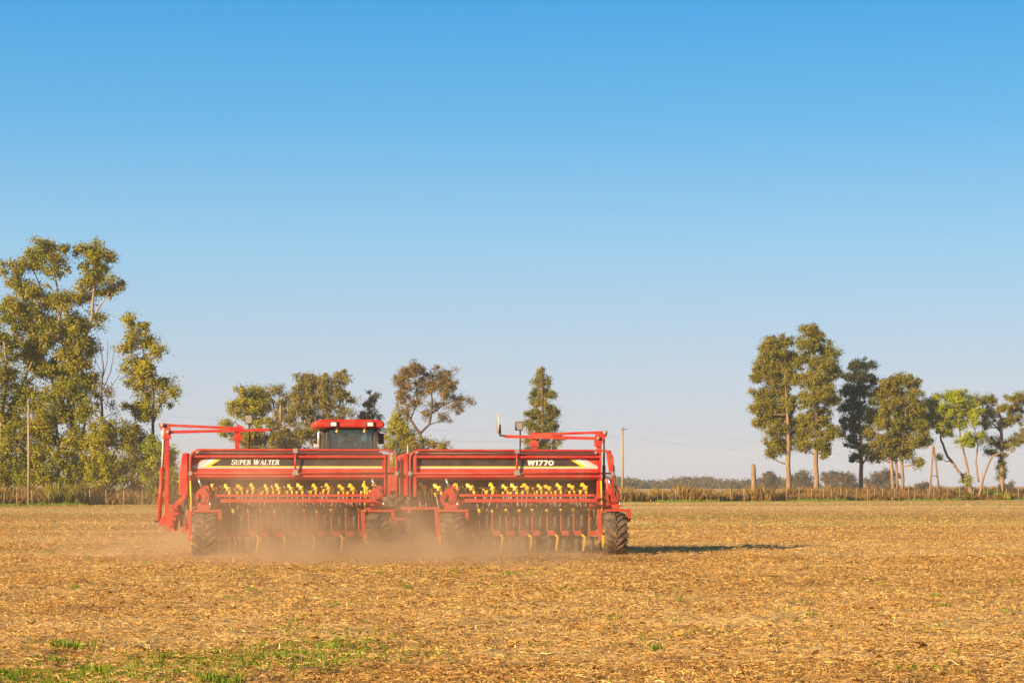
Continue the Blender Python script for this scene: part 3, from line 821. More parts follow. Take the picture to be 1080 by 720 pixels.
def pole(name, label, px, top, D, wpx, cat, group=None, arm=True):
    p = np.array(W(px, HZ, D)); p[2] = 0
    h = W(px, top, D)[2]
    root = empty(name, tuple(p))
    tag(root, label, cat, group)
    r = wpx * D / F / 2
    MB().tube([(0, 0, -0.2), (0.02, 0, h * .5), (0, 0, h)], [r * 1.1, r, r * 0.8], 8).build('shaft', B_WOOD, root)
    if arm:
        MB().beam((-0.1, -0.16, h - 0.25), (0.45, -0.16, h - 0.25), 0.07, 0.07).build('bracket', M_DARK, root)
        for zz in (h - 0.15, h - 1.15):
            MB().tube([(0.0, -0.15, zz), (0.0, -0.15, zz + 0.12)], [0.05, 0.035], 8).build('insulator', M_SILV, root)
    return np.array([p[0], p[1], h])
PL = pole('utility_pole', 'thin pale utility pole in front of the left eucalyptus trees', 30, 422, FD(30) - 1, 2.6, 'utility pole', 'utility poles')
PM = pole('utility_pole', 'thin pale utility pole standing alone just right of the seed drill', 656.5, 450, FD(657) + 6, 2.2, 'utility pole', 'utility poles')

ap = np.array(W(984, 470, FD(984) + 0.7))
root = empty('wooden_trestle', (ap[0], ap[1], 0))
tag(root, 'A shaped wooden trestle post with crossbar between the right row trees', 'trestle')
kk = ap[1] / F
MB().tube([(0, 0, ap[2]), (-4.5 * kk, -0.3, -0.1)], [0.10, 0.12], 8).build('leg', B_PINK, root)
MB().tube([(0.08, 0.03, ap[2]), (8.5 * kk, 0.4, -0.1)], [0.10, 0.12], 8).build('leg', B_PINK, root)
MB().beam((-2.6 * kk, -0.25, ap[2] * .45), (4.8 * kk, 0.05, ap[2] * .45), 0.1, 0.06).build('crossbar', B_PINK, root)
MB().beam((-13 * kk, 0.15, ap[2] - 0.35), (0.2, -0.14, ap[2] - 0.05), 0.07, 0.07).build('stay', B_WOOD, root)

sp = np.array(W(795, HZ, FD(795) + 1)); sp[2] = 0
sh = W(795, 489, FD(795) + 1)[2]
o = MB().tube([(0, 0, -0.2), (0.02, 0, 1.0), (-0.03, 0, sh - 0.5), (-0.08, 0, sh - 0.12), (-0.12, 0, sh)], [0.30, 0.26, 0.25, 0.22, 0.10], 9).build('tree_stump', B_PINK, None, tuple(sp))
tag(o, 'thick broken stump post standing in the grass left of the right row', 'stump')

def cable(name, label, a, b, sag):
    a, b = np.array(a), np.array(b)
    pts = [(a * (1 - f) + b * f - np.array([0, 0, sag * 4 * f * (1 - f)])) for f in np.linspace(0, 1, 14)]
    off = Vector(pts[0])
    o = MB().tube([Vector(p) - off for p in pts], 0.0045, 4).build(name, M_HOSE, None, tuple(off))
    tag(o, label, 'cable', 'overhead wires')
up = np.array([0, -0.15, 0.0])
cable('overhead_wire', 'upper overhead wire from the lone pole to the wooden trestle', PM + up, ap + np.array([0, 0, 0.02]), 0.7)
cable('overhead_wire', 'lower overhead wire from the lone pole to the wooden trestle', PM + up - np.array([0, 0, 1.0]), ap + np.array([0, 0, -0.9]), 0.7)
cable('overhead_wire', 'upper overhead wire from the left pole across to the lone pole', PL + up, PM + up, 1.2)
cable('overhead_wire', 'lower overhead wire from the left pole across to the lone pole', PL + up - np.array([0, 0, 1.0]), PM + up - np.array([0, 0, 1.0]), 1.2)
cable('overhead_wire', 'overhead wire from the wooden trestle off to the right', ap + np.array([0, 0, 0.03]), np.array(W(1140, 476, 250)), 0.5)

# ------------------------------------------------------------------ seed drills
S = 44.0
def zp(py): return EYE - (py - HZ) / S
YAW = R(7.0)
DEPTH = 50.4

def arc(c, r, a0, a1, n=6):
    return [(c[0] + r * math.cos(R(a0 + (a1 - a0) * i / n)), c[1] + r * math.sin(R(a0 + (a1 - a0) * i / n))) for i in range(n + 1)]

def make_tyre(Rr, wd, nl, lug, rim_r):
    hw = wd / 2
    prof = [(-hw * .72, rim_r), (-hw * .92, rim_r + .05), (-hw, (rim_r + Rr) / 2), (-hw * .93, Rr * .90), (-hw * .78, Rr * .965), (-hw * .4, Rr * .995), (0, Rr),
            (hw * .4, Rr * .995), (hw * .78, Rr * .965), (hw * .93, Rr * .90), (hw, (rim_r + Rr) / 2), (hw * .92, rim_r + .05), (hw * .72, rim_r)]
    mb = MB().lathe(prof, (0, 0, 0), 40)
    dang = 2 * math.pi / nl
    for side in (-1, 1):
        for i in range(nl):
            a0 = dang * (i + (0.25 if side > 0 else -0.25))
            path = [(0.02, Rr, 0.0), (0.30, Rr * .997, 0.42), (0.62, Rr * .98, 0.85), (0.90, Rr * .92, 1.2), (1.0, Rr * .82, 1.32)]
            vs, fs = [], []
            hwid = dang * 0.21
            for fx, rr, da in path:
                a = a0 + dang * da
                for (dr, dd) in ((-.02, -hwid), (lug, -hwid * .75), (lug, hwid * .75), (-.02, hwid)):
                    t = a + dd
                    xx = side * hw * fx + (side * dr * 0.7 if fx > .85 else 0)
                    r2 = rr + dr
                    vs.append((xx, -r2 * math.cos(t), r2 * math.sin(t)))
            for q in range(len(path) - 1):
                for e in range(3):
                    fs.append((q * 4 + e, q * 4 + e + 1, (q + 1) * 4 + e + 1, (q + 1) * 4 + e))
            fs.append((0, 1, 2, 3)); fs.append((19, 18, 17, 16))
            mb.add(vs, fs)
    return mb

# lettering: letters as thick/thin strokes on a unit-high grid
TK, TN = 0.21, 0.10
def curve(cx, cy, rx, ry, a0, a1, n=10):
    return [(cx + rx * math.cos(R(a0 + (a1 - a0) * i / n)), cy + ry * math.sin(R(a0 + (a1 - a0) * i / n))) for i in range(n + 1)]
SERIF = {
    'S': (0.62, [(curve(.31, .735, .21, .215, 20, 270, 10), .15), (curve(.31, .275, .22, .235, 90, -160, 10), .15), ([(.52, .70), (.52, .95)], TN), ([(.09, .06), (.09, .32)], TN)]),
    'U': (0.78, [([(.16, 1), (.16, .3)], TK), (curve(.38, .30, .22, .25, 180, 360, 8), .13), ([(.60, .3), (.60, 1)], TN), ([(.02, .96), (.32, .96)], TN * .8), ([(.48, .96), (.74, .96)], TN * .8)]),
    'P': (0.66, [([(.16, 0), (.16, 1)], TK), ([(.02, .96), (.36, .96)], TN * .8), ([(.02, .04), (.32, .04)], TN * .8), (curve(.34, .72, .22, .22, 90, -90, 8), .16), ([(.16, .5), (.36, .5)], TN * .8)]),
    'E': (0.66, [([(.16, 0), (.16, 1)], TK), ([(.02, .95), (.58, .95)], TN), ([(.02, .05), (.60, .05)], TN), ([(.2, .52), (.46, .52)], TN), ([(.57, .74), (.57, .98)], TN), ([(.60, .02), (.60, .28)], TN)]),
    'R': (0.74, [([(.16, 0), (.16, 1)], TK), ([(.02, .96), (.36, .96)], TN * .8), ([(.02, .04), (.32, .04)], TN * .8), (curve(.34, .74, .20, .20, 90, -90, 8), .16), ([(.2, .53), (.36, .53)], TN * .8), ([(.36, .52), (.66, .02)], TK), ([(.54, .04), (.74, .04)], TN * .8)]),
    'W': (1.08, [([(.13, 1), (.34, 0)], TK), ([(.36, 0), (.56, .9)], TN), ([(.50, 1), (.72, 0)], TK), ([(.74, 0), (.96, 1)], TN), ([(.0, .96), (.30, .96)], TN * .8), ([(.40, .96), (.66, .96)], TN * .8), ([(.84, .96), (1.07, .96)], TN * .8)]),
    'A': (0.80, [([(.10, 0), (.38, 1)], TN), ([(.38, 1), (.66, 0)], TK), ([(.2, .34), (.54, .34)], TN), ([(.0, .04), (.24, .04)], TN * .8), ([(.50, .04), (.82, .04)], TN * .8)]),
    'L': (0.64, [([(.16, 0), (.16, 1)], TK), ([(.02, .96), (.32, .96)], TN * .8), ([(.02, .05), (.58, .05)], TN), ([(.58, .02), (.58, .30)], TN)]),
    'T': (0.70, [([(.35, 0), (.35, 1)], TK), ([(.03, .95), (.67, .95)], TN), ([(.05, .72), (.05, .98)], TN), ([(.65, .72), (.65, .98)], TN), ([(.19, .04), (.51, .04)], TN * .8)]),
    ' ': (0.30, []),
}
BK = 0.25
BOLD = {
    'W': (1.22, [([(.12, 1), (.34, 0.02)], BK), ([(.34, 0.02), (.60, .98)], BK), ([(.60, .98), (.86, .02)], BK), ([(.86, .02), (1.08, 1)], BK)]),
    '1': (0.50, [([(.30, 0), (.30, 1)], BK), ([(.02, .80), (.30, .90)], .2)]),
    '7': (0.80, [([(.04, .88), (.72, .88)], .24), ([(.64, .80), (.28, 0)], BK)]),
    '0': (0.98, [(curve(.46, .5, .33, .38, 0, 360, 18), BK)]),
}
def letters(text, font, x0, width, z0, height, yfun, shear, small=None):
    tot = 0.0; lay = []
    for i, ch in enumerate(text):
        s = 1.0 if (small is None or i in small) else 0.86
        lay.append((ch, tot, s)); tot += font[ch][0] * s
    kx = width / tot
    mb = MB()
    lift = 0
    for ch, ox, s in lay:
        for pts, wd in font[ch][1]:
            lift = (lift + 1) % 9
            n = len(pts)
            L, Rr_ = [], []
            for j in range(n):
                a = Vector(pts[max(j - 1, 0)]); b = Vector(pts[min(j + 1, n - 1)])
                d = (b - a).normalized(); nn = Vector((-d.y, d.x)) * (wd / 2)
                p = Vector(pts[j]); L.append(p + nn); Rr_.append(p - nn)
            vs = []
            for p in L + Rr_:
                X = x0 + kx * (ox + s * p.x) + shear * height * s * p.y
                Z = z0 + height * s * p.y
                vs.append((X, yfun(Z) - 0.0006 * lift, Z))
            mb.add(vs, [(j, j + 1, n + j + 1, n + j) for j in range(n - 1)])
    return mb

ZTOP, ZLIP, ZBOT = zp(478.5), zp(481.5), zp(498.5)
def face_y(z): return 0.07 * (z - ZBOT) / (ZLIP - ZBOT)
def on_face(z): return face_y(z) - 0.004

def prism(mb, pts, lift=0.0):
    n = len(pts)
    mb.add([(x, on_face(z) - lift, z) for x, z in pts] + [(x, on_face(z) + 0.003, z) for x, z in pts],
           [tuple(range(n))] + [(i, (i + 1) % n, n + (i + 1) % n, n + i) for i in range(n)])

DR_PROTO = {}
def make_row_unit(root):
    ru = MB().box(-.08, .09, -.06, .10, 0.46, 0.58).build('row_unit', M_DRED, root)
    MB().beam((0, 0.02, 0.60), (0.02, 0.35, 1.05), 0.05, 0.07).beam((0, 0.35, 1.05), (0, 0.9, 0.95), 0.06, 0.07).beam((.06, .05, .6), (.09, .2, 1.15), .05, .05).build('arm', M_DARK, ru)
    MB().beam((-.10, -.05, 0.55), (-.10, -.02, 1.04), 0.028, 0.04).build('upright', M_DRED, ru)
    MB().disc((-.10, -.04, 1.075), 0.045, 0.06, 'x', 10).box(-.13, -.07, -.08, 0.0, 1.03, 1.075).build('cap', M_YEL, ru)
    MB().disc((0.0, 0.30, 0.21), 0.23, 0.012, 'x', 20, R(5)).disc((0.05, 0.30, 0.21), 0.23, 0.012, 'x', 20, R(-5)).build('opener_disc', M_DARK, ru)
    MB().lathe([(-.03, .06), (-.035, .16), (-.02, .19), (0.02, .19), (.035, .16), (.03, .06)], (-.05, -.18, 0.19), 18).disc((-.05, -.18, .19), .07, .09, 'x', 10).build('press_wheel', M_TYRE, ru)
    MB().beam((.15, -.20, 0.42), (.10, -.30, 0.08), 0.045, 0.02).beam((.15, -.20, 0.42), (.09, 0.0, 0.50), 0.04, 0.02).build('scraper', M_YEL, ru)
    pts = [(0.10 + 0.026 * math.cos(a), -.02 + 0.026 * math.sin(a) + 0.08 * a / 40, 0.68 + 0.30 * a / 40) for a in np.linspace(0, 40, 60)]
    MB().tube(pts, 0.008, 4).build('spring', M_GREY, ru)
    MB().tube([(0.06, .45, 1.62), (0.10, .25, 1.40), (0.02, .12, 1.15), (-.03, .2, .8), (0, .3, .5)], 0.024, 6).tube([(-.10, .42, 1.55), (-.16, .15, 1.30), (-.10, .02, 1.02), (.04, .08, .82), (.05, .2, .55)], 0.022, 6).tube([(.16, .35, 1.36), (.19, .10, 1.15), (.12, .0, .92), (.10, .1, .6)], 0.018, 6).build('seed_hose', M_HOSE, ru)
    return ru

def make_meter(root):
    m = MB()
    m.box(-.10, -.01, -.06, .06, .03, .145).box(-.03, .085, -.10, .05, -.055, .055)
    m.beam((-.08, -.07, .12), (.05, -.12, -.01), .06, .05)
    me_ = m.build('seed_meter', M_YEL, root, bevel=0.008)
    MB().extrude_y([(0.01, -.06), (0.085, -.06), (0.06, -.20), (0.025, -.20)], -.04, .04).build('chute', M_YEL, me_)
    MB().box(-.13, -.075, -.06, .04, -.18, -.08).disc((-.10, -.07, -.12), .035, .03, 'y', 10).build('small_cup', M_YEL, me_)
    MB().tube([(.045, 0, -.20), (.05, 0, -.42), (.02, 0.05, -.62)], 0.022, 6).tube([(-.10, 0, -.18), (-.11, 0, -.40), (-.06, .05, -.62)], 0.02, 6).build('seed_tube', M_GHOSE, me_)
    MB().disc((.10, 0.02, -.13), .05, .05, 'y', 12).box(-.06, -.02, -.05, .05, -.16, .02).build('drive_wheel', M_DARK, me_)
    return me_

def make_gauge_wheel(root):
    wl = make_tyre(0.50, 0.56, 17, 0.030, 0.24).build('gauge_wheel', M_TYRE, root)
    MB().lathe([(-.19, 0.0), (-.20, .08), (-.12, .12), (-.12, .20), (-.21, .245), (-.17, .25), (.17, .25), (.21, .245), (.12, .20), (.12, .12), (.20, .08), (.19, 0.0)], (0, 0, 0), 24).build('rim', M_YEL, wl)
    return wl

def make_fork(root):
    """inverted-U wheel bracket, its mount and lift ram; origin on the ground under the wheel"""
    f = MB()
    f.box(-.41, .41, -.10, .06, 1.045, 1.105)
    f.extrude_y([(-.41, 1.04), (-.31, 1.04), (-.27, .34), (-.36, .34)], -.09, .05)
    f.box(.33, .41, -.09, .05, .80, 1.04)
    fk = f.build('wheel_fork', M_RED, root, bevel=0.008)
    MB().box(-.17, .13, -.10, .20, 1.108, 1.20).box(-.07, .12, -.08, .12, 1.2, 1.62).extrude_y([(-.28, 1.30), (-.22, 1.26), (-.07, 1.46), (-.07, 1.60), (-.12, 1.60), (-.26, 1.44)], -.06, .06).box(-.24, -.07, -.04, .06, 1.2, 1.27).box(-.04, .10, -.05, .05, 1.62, 1.68).build('mount', M_RED, fk)
    MB().tube([(-.06, -.05, 1.60), (-.14, -.06, 1.86)], 0.028, 8).tube([(.14, -.12, 1.16), (.14, -.12, 1.30)], .03, 8).build('ram', M_CHROME, fk)
    MB().tube([(-.20, -.12, 1.5), (-.24, -.16, 1.38), (-.16, -.16, 1.28), (.0, -.15, 1.30), (.09, -.14, 1.46), (.02, -.1, 1.62)], 0.014, 6).build('hydraulic_hose', M_HOSE, fk)
    MB().extrude_y([(-.31, .48), (-.22, .46), (-.20, .12), (-.25, .08), (-.30, .2)], -.12, -.09).build('scraper', M_YEL, fk)
    MB().tube([(-.30, .0, .5), (.30, .0, .5)], 0.04, 8).beam((-.30, .0, .5), (-.30, .02, .38), .10, .10).build('axle', M_DARK, fk)
    return fk

def seed_drill(label, cpx, o, wheels, meters, bars, rows, stanch):
    Xc = (cpx - 540) / S
    root = empty('seed_drill', (Xc, DEPTH + (cpx - 418) / S * math.tan(YAW), 0), YAW)
    tag(root, label, 'seed drill', 'pair of seed drills side by side')
    lx = lambda px: (px - cpx) / S
    HW = 2.31
    hop = MB()
    sec = [(face_y(ZLIP), ZLIP), (0.16, ZTOP), (0.75, ZTOP + .06), (1.4, ZTOP), (1.5, ZLIP), (1.5, ZBOT), (1.0, 1.52), (0.72, 1.52), (0.58, 1.79), (0.02, 1.84), (0.0, ZBOT - .08), (0.0, ZBOT)]
    hop.extrude_x(sec, -HW, HW)
    hopper = hop.build('hopper', M_RED, root, bevel=0.012)
    MB().extrude_x([(-.055, ZLIP - .015), (-.055, ZLIP + .025), (0.05, ZLIP + .05), (0.05, ZLIP - .015)], -HW - .01, HW + .01).build('top_lip', M_RED, hopper)
    MB().extrude_x([(-.05, ZBOT - .10), (-.05, ZBOT - .04), (-.004, ZBOT + .01), (-.004, ZBOT - .10)], -HW - .01, HW + .01).build('bottom_lip', M_RED, hopper)
    MB().tube([(-HW + .12, 0.03, ZTOP + .055), (0, 0.03, ZTOP + .05), (HW - .12, 0.03, ZTOP + .055)], 0.034, 10).build('rolled_tarp', M_TARP, hopper)
    MB().box(-HW + .05, HW - .05, 0.06, .14, ZTOP - .06, ZTOP + .01).build('gap_shade', M_BLACK, hopper)  # black strip stands in for the shaded gap below the tarp roll
    # end plates
    for s in (-1, 1):
        MB().extrude_x([(-.10, ZTOP + .0), (1.5, ZTOP + .0), (1.52, 1.50), (0.6, 1.40), (-.10, 1.42)], s * (HW + .02) - .012, s * (HW + .02) + .012).build('end_plate', M_RED, root)
    # slanted outer guard box, lit from the left
    e = -1
    MB().extrude_y([(-HW - .06, ZTOP + .03), (-HW - .20, ZTOP + .0), (-HW - .27, 1.95), (-HW - .27, 1.45), (-HW - .06, 1.42)], .02, 1.30).build('side_cabinet', M_RED, root, bevel=0.02)
    # decal (chevrons point to the outer end)
    zt, zb = zp(484.3), zp(491.2)
    zy = zp(492.3); zg = zp(493.8)
    X = lambda px: lx(px)
    if o < 0:
        pO, pI = 203, 403        # photo px of outer/inner ends
    else:
        pO, pI = 634, 433
    d = -o                        # direction inwards, in px
    q = lambda n: X(pO + d * n)
    b = MB(); prism(b, [(q(19), zb), (q(31), zt), (X(pI), zt), (X(pI), zb)]); b.build('black_band', M_BLACK, hopper)
    b = MB(); prism(b, [(q(11), zy), (X(pI), zy), (X(pI), zb - .002), (q(19), zb - .002), (q(30), zt), (q(22), zt)], .001); b.build('yellow_stripe', M_YELD, hopper)
    b = MB(); prism(b, [(q(1), zg), (X(pI), zg), (X(pI), zy - .002), (q(10), zy - .002), (q(20.5), zt), (q(27), zt + .028), (q(15), zt + .028), (q(1), zg + .06)], .002)
    b.build('silver_stripe', M_SILV, hopper)
    b = MB(); prism(b, [(q(9), zy + .01), (q(13), zy + .02), (q(26), zt + .005), (q(34), zt + .022), (q(20), zt + .022)], .004); b.build('white_flash', M_WHITE, hopper)
    if o < 0:
        mb = letters('SUPER WALTER', SERIF, lx(243.5), 1.15, zp(489.9), 0.135, lambda z: on_face(z) - .004, 0.22, (0, 6))
    else:
        mb = letters('W1770', BOLD, lx(556.8), 0.66, zp(490.2), 0.125, lambda z: on_face(z) - .004, 0.06)
    mb.build('lettering', M_WHITE, hopper)
    # hand rail
    zr, zl, yr = zp(474.3), zp(498.8), -.08
    ro, ri = lx(418 if o < 0 else 648.5), lx(201.5 if o < 0 else 430.5)
    r_, l_ = max(ro, ri), min(ro, ri)
    rr = .22
    top = [(l_, yr, 1.42)] + [(x, yr, z) for x, z in arc((l_ + rr, zr - rr), rr, 180, 90)] + [(x, yr, z) for x, z in arc((r_ - rr, zr - rr), rr, 90, 0)] + [(r_, yr, 1.36)]
    rail = MB().tube(top, 0.026, 8).build('hand_rail', M_RED, root)
    MB().tube([(l_, yr, zl), (r_, yr, zl)], 0.022, 8).build('lower_rail', M_RED, rail)
    for px in stanch:
        MB().tube([(lx(px), yr, zl), (lx(px), yr, zr)], 0.026, 8).build('stanchion', M_RED, rail)
        MB().box(lx(px) - .055, lx(px) + .055, yr - .04, yr + .12, zr - .07, zr + .035).box(lx(px) - .06, lx(px) + .06, yr - .045, yr + .05, zl - .04, zl + .06).extrude_y([(lx(px) - .09, zl - .045), (lx(px) + .09, zl - .045), (lx(px) + .03, zl + .09), (lx(px) - .03, zl + .09)], yr - .05, yr - .03).build('clamp', M_GREY, rail)
    for x in (l_, r_):
        MB().box(x - .045, x + .045, yr - .04, yr + .14, zl - .05, zl + .04).build('clamp', M_GREY, rail)
    # inner vertical strip next to the rail
    MB().box(lx(pI) - .02 * d if o > 0 else lx(405), lx(pI) + .10 if o > 0 else lx(411), -.06, -.02, 1.42, ZTOP).build('corner_strip', M_RED, root)
    # foot boards
    b0, b1 = lx(bars[0]), lx(bars[1])
    MB().box(b0, b1, -.34, -.29, zp(523.6), zp(520.8)).build('foot_board_rail', M_RED, root)
    MB().box(b0 + .12, b1 + .05, -.44, -.39, zp(529.6), zp(525.8)).build('foot_board', M_RED, root, bevel=0.01)
    for i in range(5):
        x = b0 + .3 + (b1 - b0 - .5) * i / 4
        MB().beam((x, -.37, zp(527)), (x, .45, zp(527) + .02), 0.05, 0.06).build('board_bracket', M_DRED, root)
    # frame under the hopper
    fr = MB()
    fr.box(-HW, HW, .50, .64, 1.18, 1.34).box(-HW, HW, 1.25, 1.40, 1.00, 1.16).box(-HW, HW, 2.1, 2.25, .92, 1.10)
    for i in range(5):
        x = -HW + .1 + (2 * HW - .2) * i / 4
        fr.box(x - .04, x + .04, .64, 2.1, 1.02, 1.14).box(x - .035, x + .035, .66, .76, 1.34, 1.56)
    fr.build('frame', M_DRED, root)
    MB().extrude_x([(1.05, 1.5), (1.6, 1.75), (1.66, 1.72), (1.2, .42), (1.14, .42)], -HW + .1, HW - .1).build('shade_panel', M_DARK, root)  # dark panel added to keep the space under the hopper dark
    MB().tube([(-HW, .30, 1.62), (HW, .30, 1.62)], .022, 8).tube([(-HW, .42, 1.40), (HW, .42, 1.40)], .025, 8).build('drive_shaft', M_DARK, root)
    MB().box(-HW + .05, HW - .05, .44, .50, 1.50, 1.785).build('meter_shade', M_DARK, root)  # dark strip added behind the meters as the hopper's shaded underside
    # seed meters
    proto = make_meter(root)
    for i, px in enumerate(meters):
        m = proto if i == 0 else copy_part(proto, root)
        m.location = (lx(px) + random.uniform(-.05, .05), .28, zp(514.5) + random.uniform(-.02, .015))
        m.rotation_euler = (0, random.uniform(-.35, .3), random.uniform(-.3, .3)); kq = random.uniform(.72, .98); m.scale = (kq, kq, kq)
    for i, px in enumerate(meters[:-1]):
        m = copy_part(proto, root, ('drive_wheel',))
        m.location = (lx((px + meters[i + 1]) / 2) + random.uniform(-.05, .05), .36, zp(517.0) + random.uniform(-.03, .03))
        kq = random.uniform(.45, .7); m.scale = (kq, kq, kq); m.rotation_euler = (0, random.uniform(-.5, .5), random.uniform(-.5, .5))
    # row units, two ranks
    proto = make_row_unit(root)
    for i, px in enumerate(rows):
        r = proto if i == 0 else copy_part(proto, root, ('scraper',) if i % 2 else ())
        r.location = (lx(px) + random.uniform(-.03, .03), 0.15 + random.uniform(-.05, .05), 0)
        r.rotation_euler = (random.uniform(-.08, .08), 0, random.uniform(-.10, .10))
    for i, px in enumerate(rows[:-1]):
        r = copy_part(proto, root, ('scraper',))
        r.location = (lx((px + rows[i + 1]) / 2) + random.uniform(-.04, .04), 0.85, 0.01)
        r.rotation_euler = (random.uniform(-.08, .08), 0, random.uniform(-.12, .12))
    # gauge wheels
    pf, pw = make_fork(root), make_gauge_wheel(root)
    for i, px in enumerate(wheels):
        f, g = (pf, pw) if i == 0 else (copy_part(pf, root), copy_part(pw, root))
        f.location = (lx(px), -.02, 0)
        g.location = (lx(px), 0.02, 0.515)
        g.rotation_euler = (0.3 + 0.7 * i, 0, 0)
        MB().tube([(lx(px) - .30, -.13, 1.06), (lx(px) - .325, -.13, 1.80)], .022, 6).build('depth_rod', M_YEL, root) if not (o > 0 and i == 0) else None
    for x in (-HW + .5, HW - .5):
        g = copy_part(pw, root); g.location = (x, 2.6, 0.515)
    MB().box(-HW + .2, HW - .2, 2.55, 2.65, .95, 1.05).box(-HW + .45, -HW + .55, 2.25, 2.6, .98, 1.08).box(HW - .55, HW - .45, 2.25, 2.6, .98, 1.08).build('front_axle', M_DRED, root)
    return root, lx

LD, lxl = seed_drill('left red seed drill of the pair, marker arm post standing at its outer left end', 303, -1, (216, 398),
                     [227, 241, 255, 267, 279, 295, 306, 318, 332, 345, 358, 371, 384, 396], (228, 394), [236 + 14.6 * i for i in range(11)], (311,))
RD, lxr = seed_drill('right red seed drill of the pair, pale marker disc raised over its hopper', 533, 1, (475, 650),
                     [444, 461, 480, 498, 519, 533, 544, 557, 570, 581, 593, 606, 621], (482, 627), [494 + 18.6 * 0.8 * i for i in range(10)], (545,))

# --- marker arms
def marker_left(root, lx):
    arm = MB().box(lx(174), lx(178.6), .30, .42, .95, zp(450)).build('marker_post', M_RED, root, bevel=.008)
    MB().extrude_y([(lx(168), zp(446.3)), (lx(177.5), zp(446.3)), (lx(180.5), zp(452)), (lx(180.5), zp(463)), (lx(174), zp(463)), (lx(173), zp(456)), (lx(169), zp(451))], .26, .46).build('head_bracket', M_RED, arm)
    MB().disc((lx(172), .24, zp(448.2)), .05, .06, 'y', 12).disc((lx(178), .24, zp(455.5)), .045, .06, 'y', 12).build('pin', M_GREY, arm)
    bm_ = MB()
    bm_.beam((lx(172), .30, zp(448)), (lx(252), .38, zp(451.3)), .065, .065).beam((lx(178), .30, zp(455.5)), (lx(284), .40, zp(452.6)), .07, .07)
    bm_.beam((lx(249), .38, zp(450)), (lx(256), .38, zp(453)), .16, .09)
    bm_.build('boom', M_RED, arm)
    MB().beam((lx(250), .40, zp(454)), (lx(250), .40, zp(474)), .10, .07).box(lx(250) - .10, lx(250) + .10, .34, .46, zp(464), zp(458)).build('boom_rest', M_RED, root)
    MB().tube([(lx(171.4), .30, zp(493)), (lx(173), .30, zp(462))], .025, 8).tube([(lx(172.6), .30, zp(462)), (lx(173), .30, zp(450))], .05, 8).build('ram_rod', M_SILV, arm)
    MB().tube([(lx(168.5), .30, zp(549)), (lx(171.4), .30, zp(493))], .05, 8).build('ram_barrel', M_RED, arm)
    MB().beam((lx(284), .40, zp(452.6)), (lx(294), .42, zp(451.5)), .05, .05).beam((lx(294), .42, zp(452)), (lx(295.5), .42, zp(441)), .04, .04).build('disc_stem', M_DARK, arm)
    MB().disc((lx(296), .50, zp(436)), .24, .02, 'x', 22, R(-4)).build('marker_disc', M_BONE, arm)
    # foot of the post and stair guard on the outer end
    MB().extrude_y([(lx(167), zp(553)), (lx(182), zp(556)), (lx(190), zp(540)), (lx(186), zp(530)), (lx(179), zp(541)), (lx(173), zp(543))], .22, .50).build('post_foot', M_RED, root, bevel=.01)
    MB().tube([(lx(163), .3, zp(549.5)), (lx(169), .3, zp(549))], .03, 8).build('foot_pin', M_DARK, root)
    g = MB()
    for dx, y in ((0, -.05), (6, .35)):
        g.beam((lx(179 + dx), y, zp(560)), (lx(183 + dx), y, zp(534)), .09, .06).beam((lx(183 + dx), y, zp(535)), (lx(196 + dx * .5), y, zp(522)), .09, .06)
    for k in range(4):
        g.box(lx(180 + k), lx(180 + k) + .10, -.05, .35, zp(556 - 6 * k), zp(554.5 - 6 * k))
    g.build('chain_guard', M_RED, root)
    MB().disc((lx(194.5), .30, zp(541)), .36, .08, 'x', 24, R(16)).disc((lx(197), .5, zp(549)), .22, .06, 'x', 20).build('drive_sprocket', M_DARK, root)
    MB().box(lx(193), lx(197), .1, .3, zp(562), zp(545)).disc((lx(192.6), .15, zp(548)), .05, .04, 'y', 10).build('chain_tensioner', M_DRED, root)

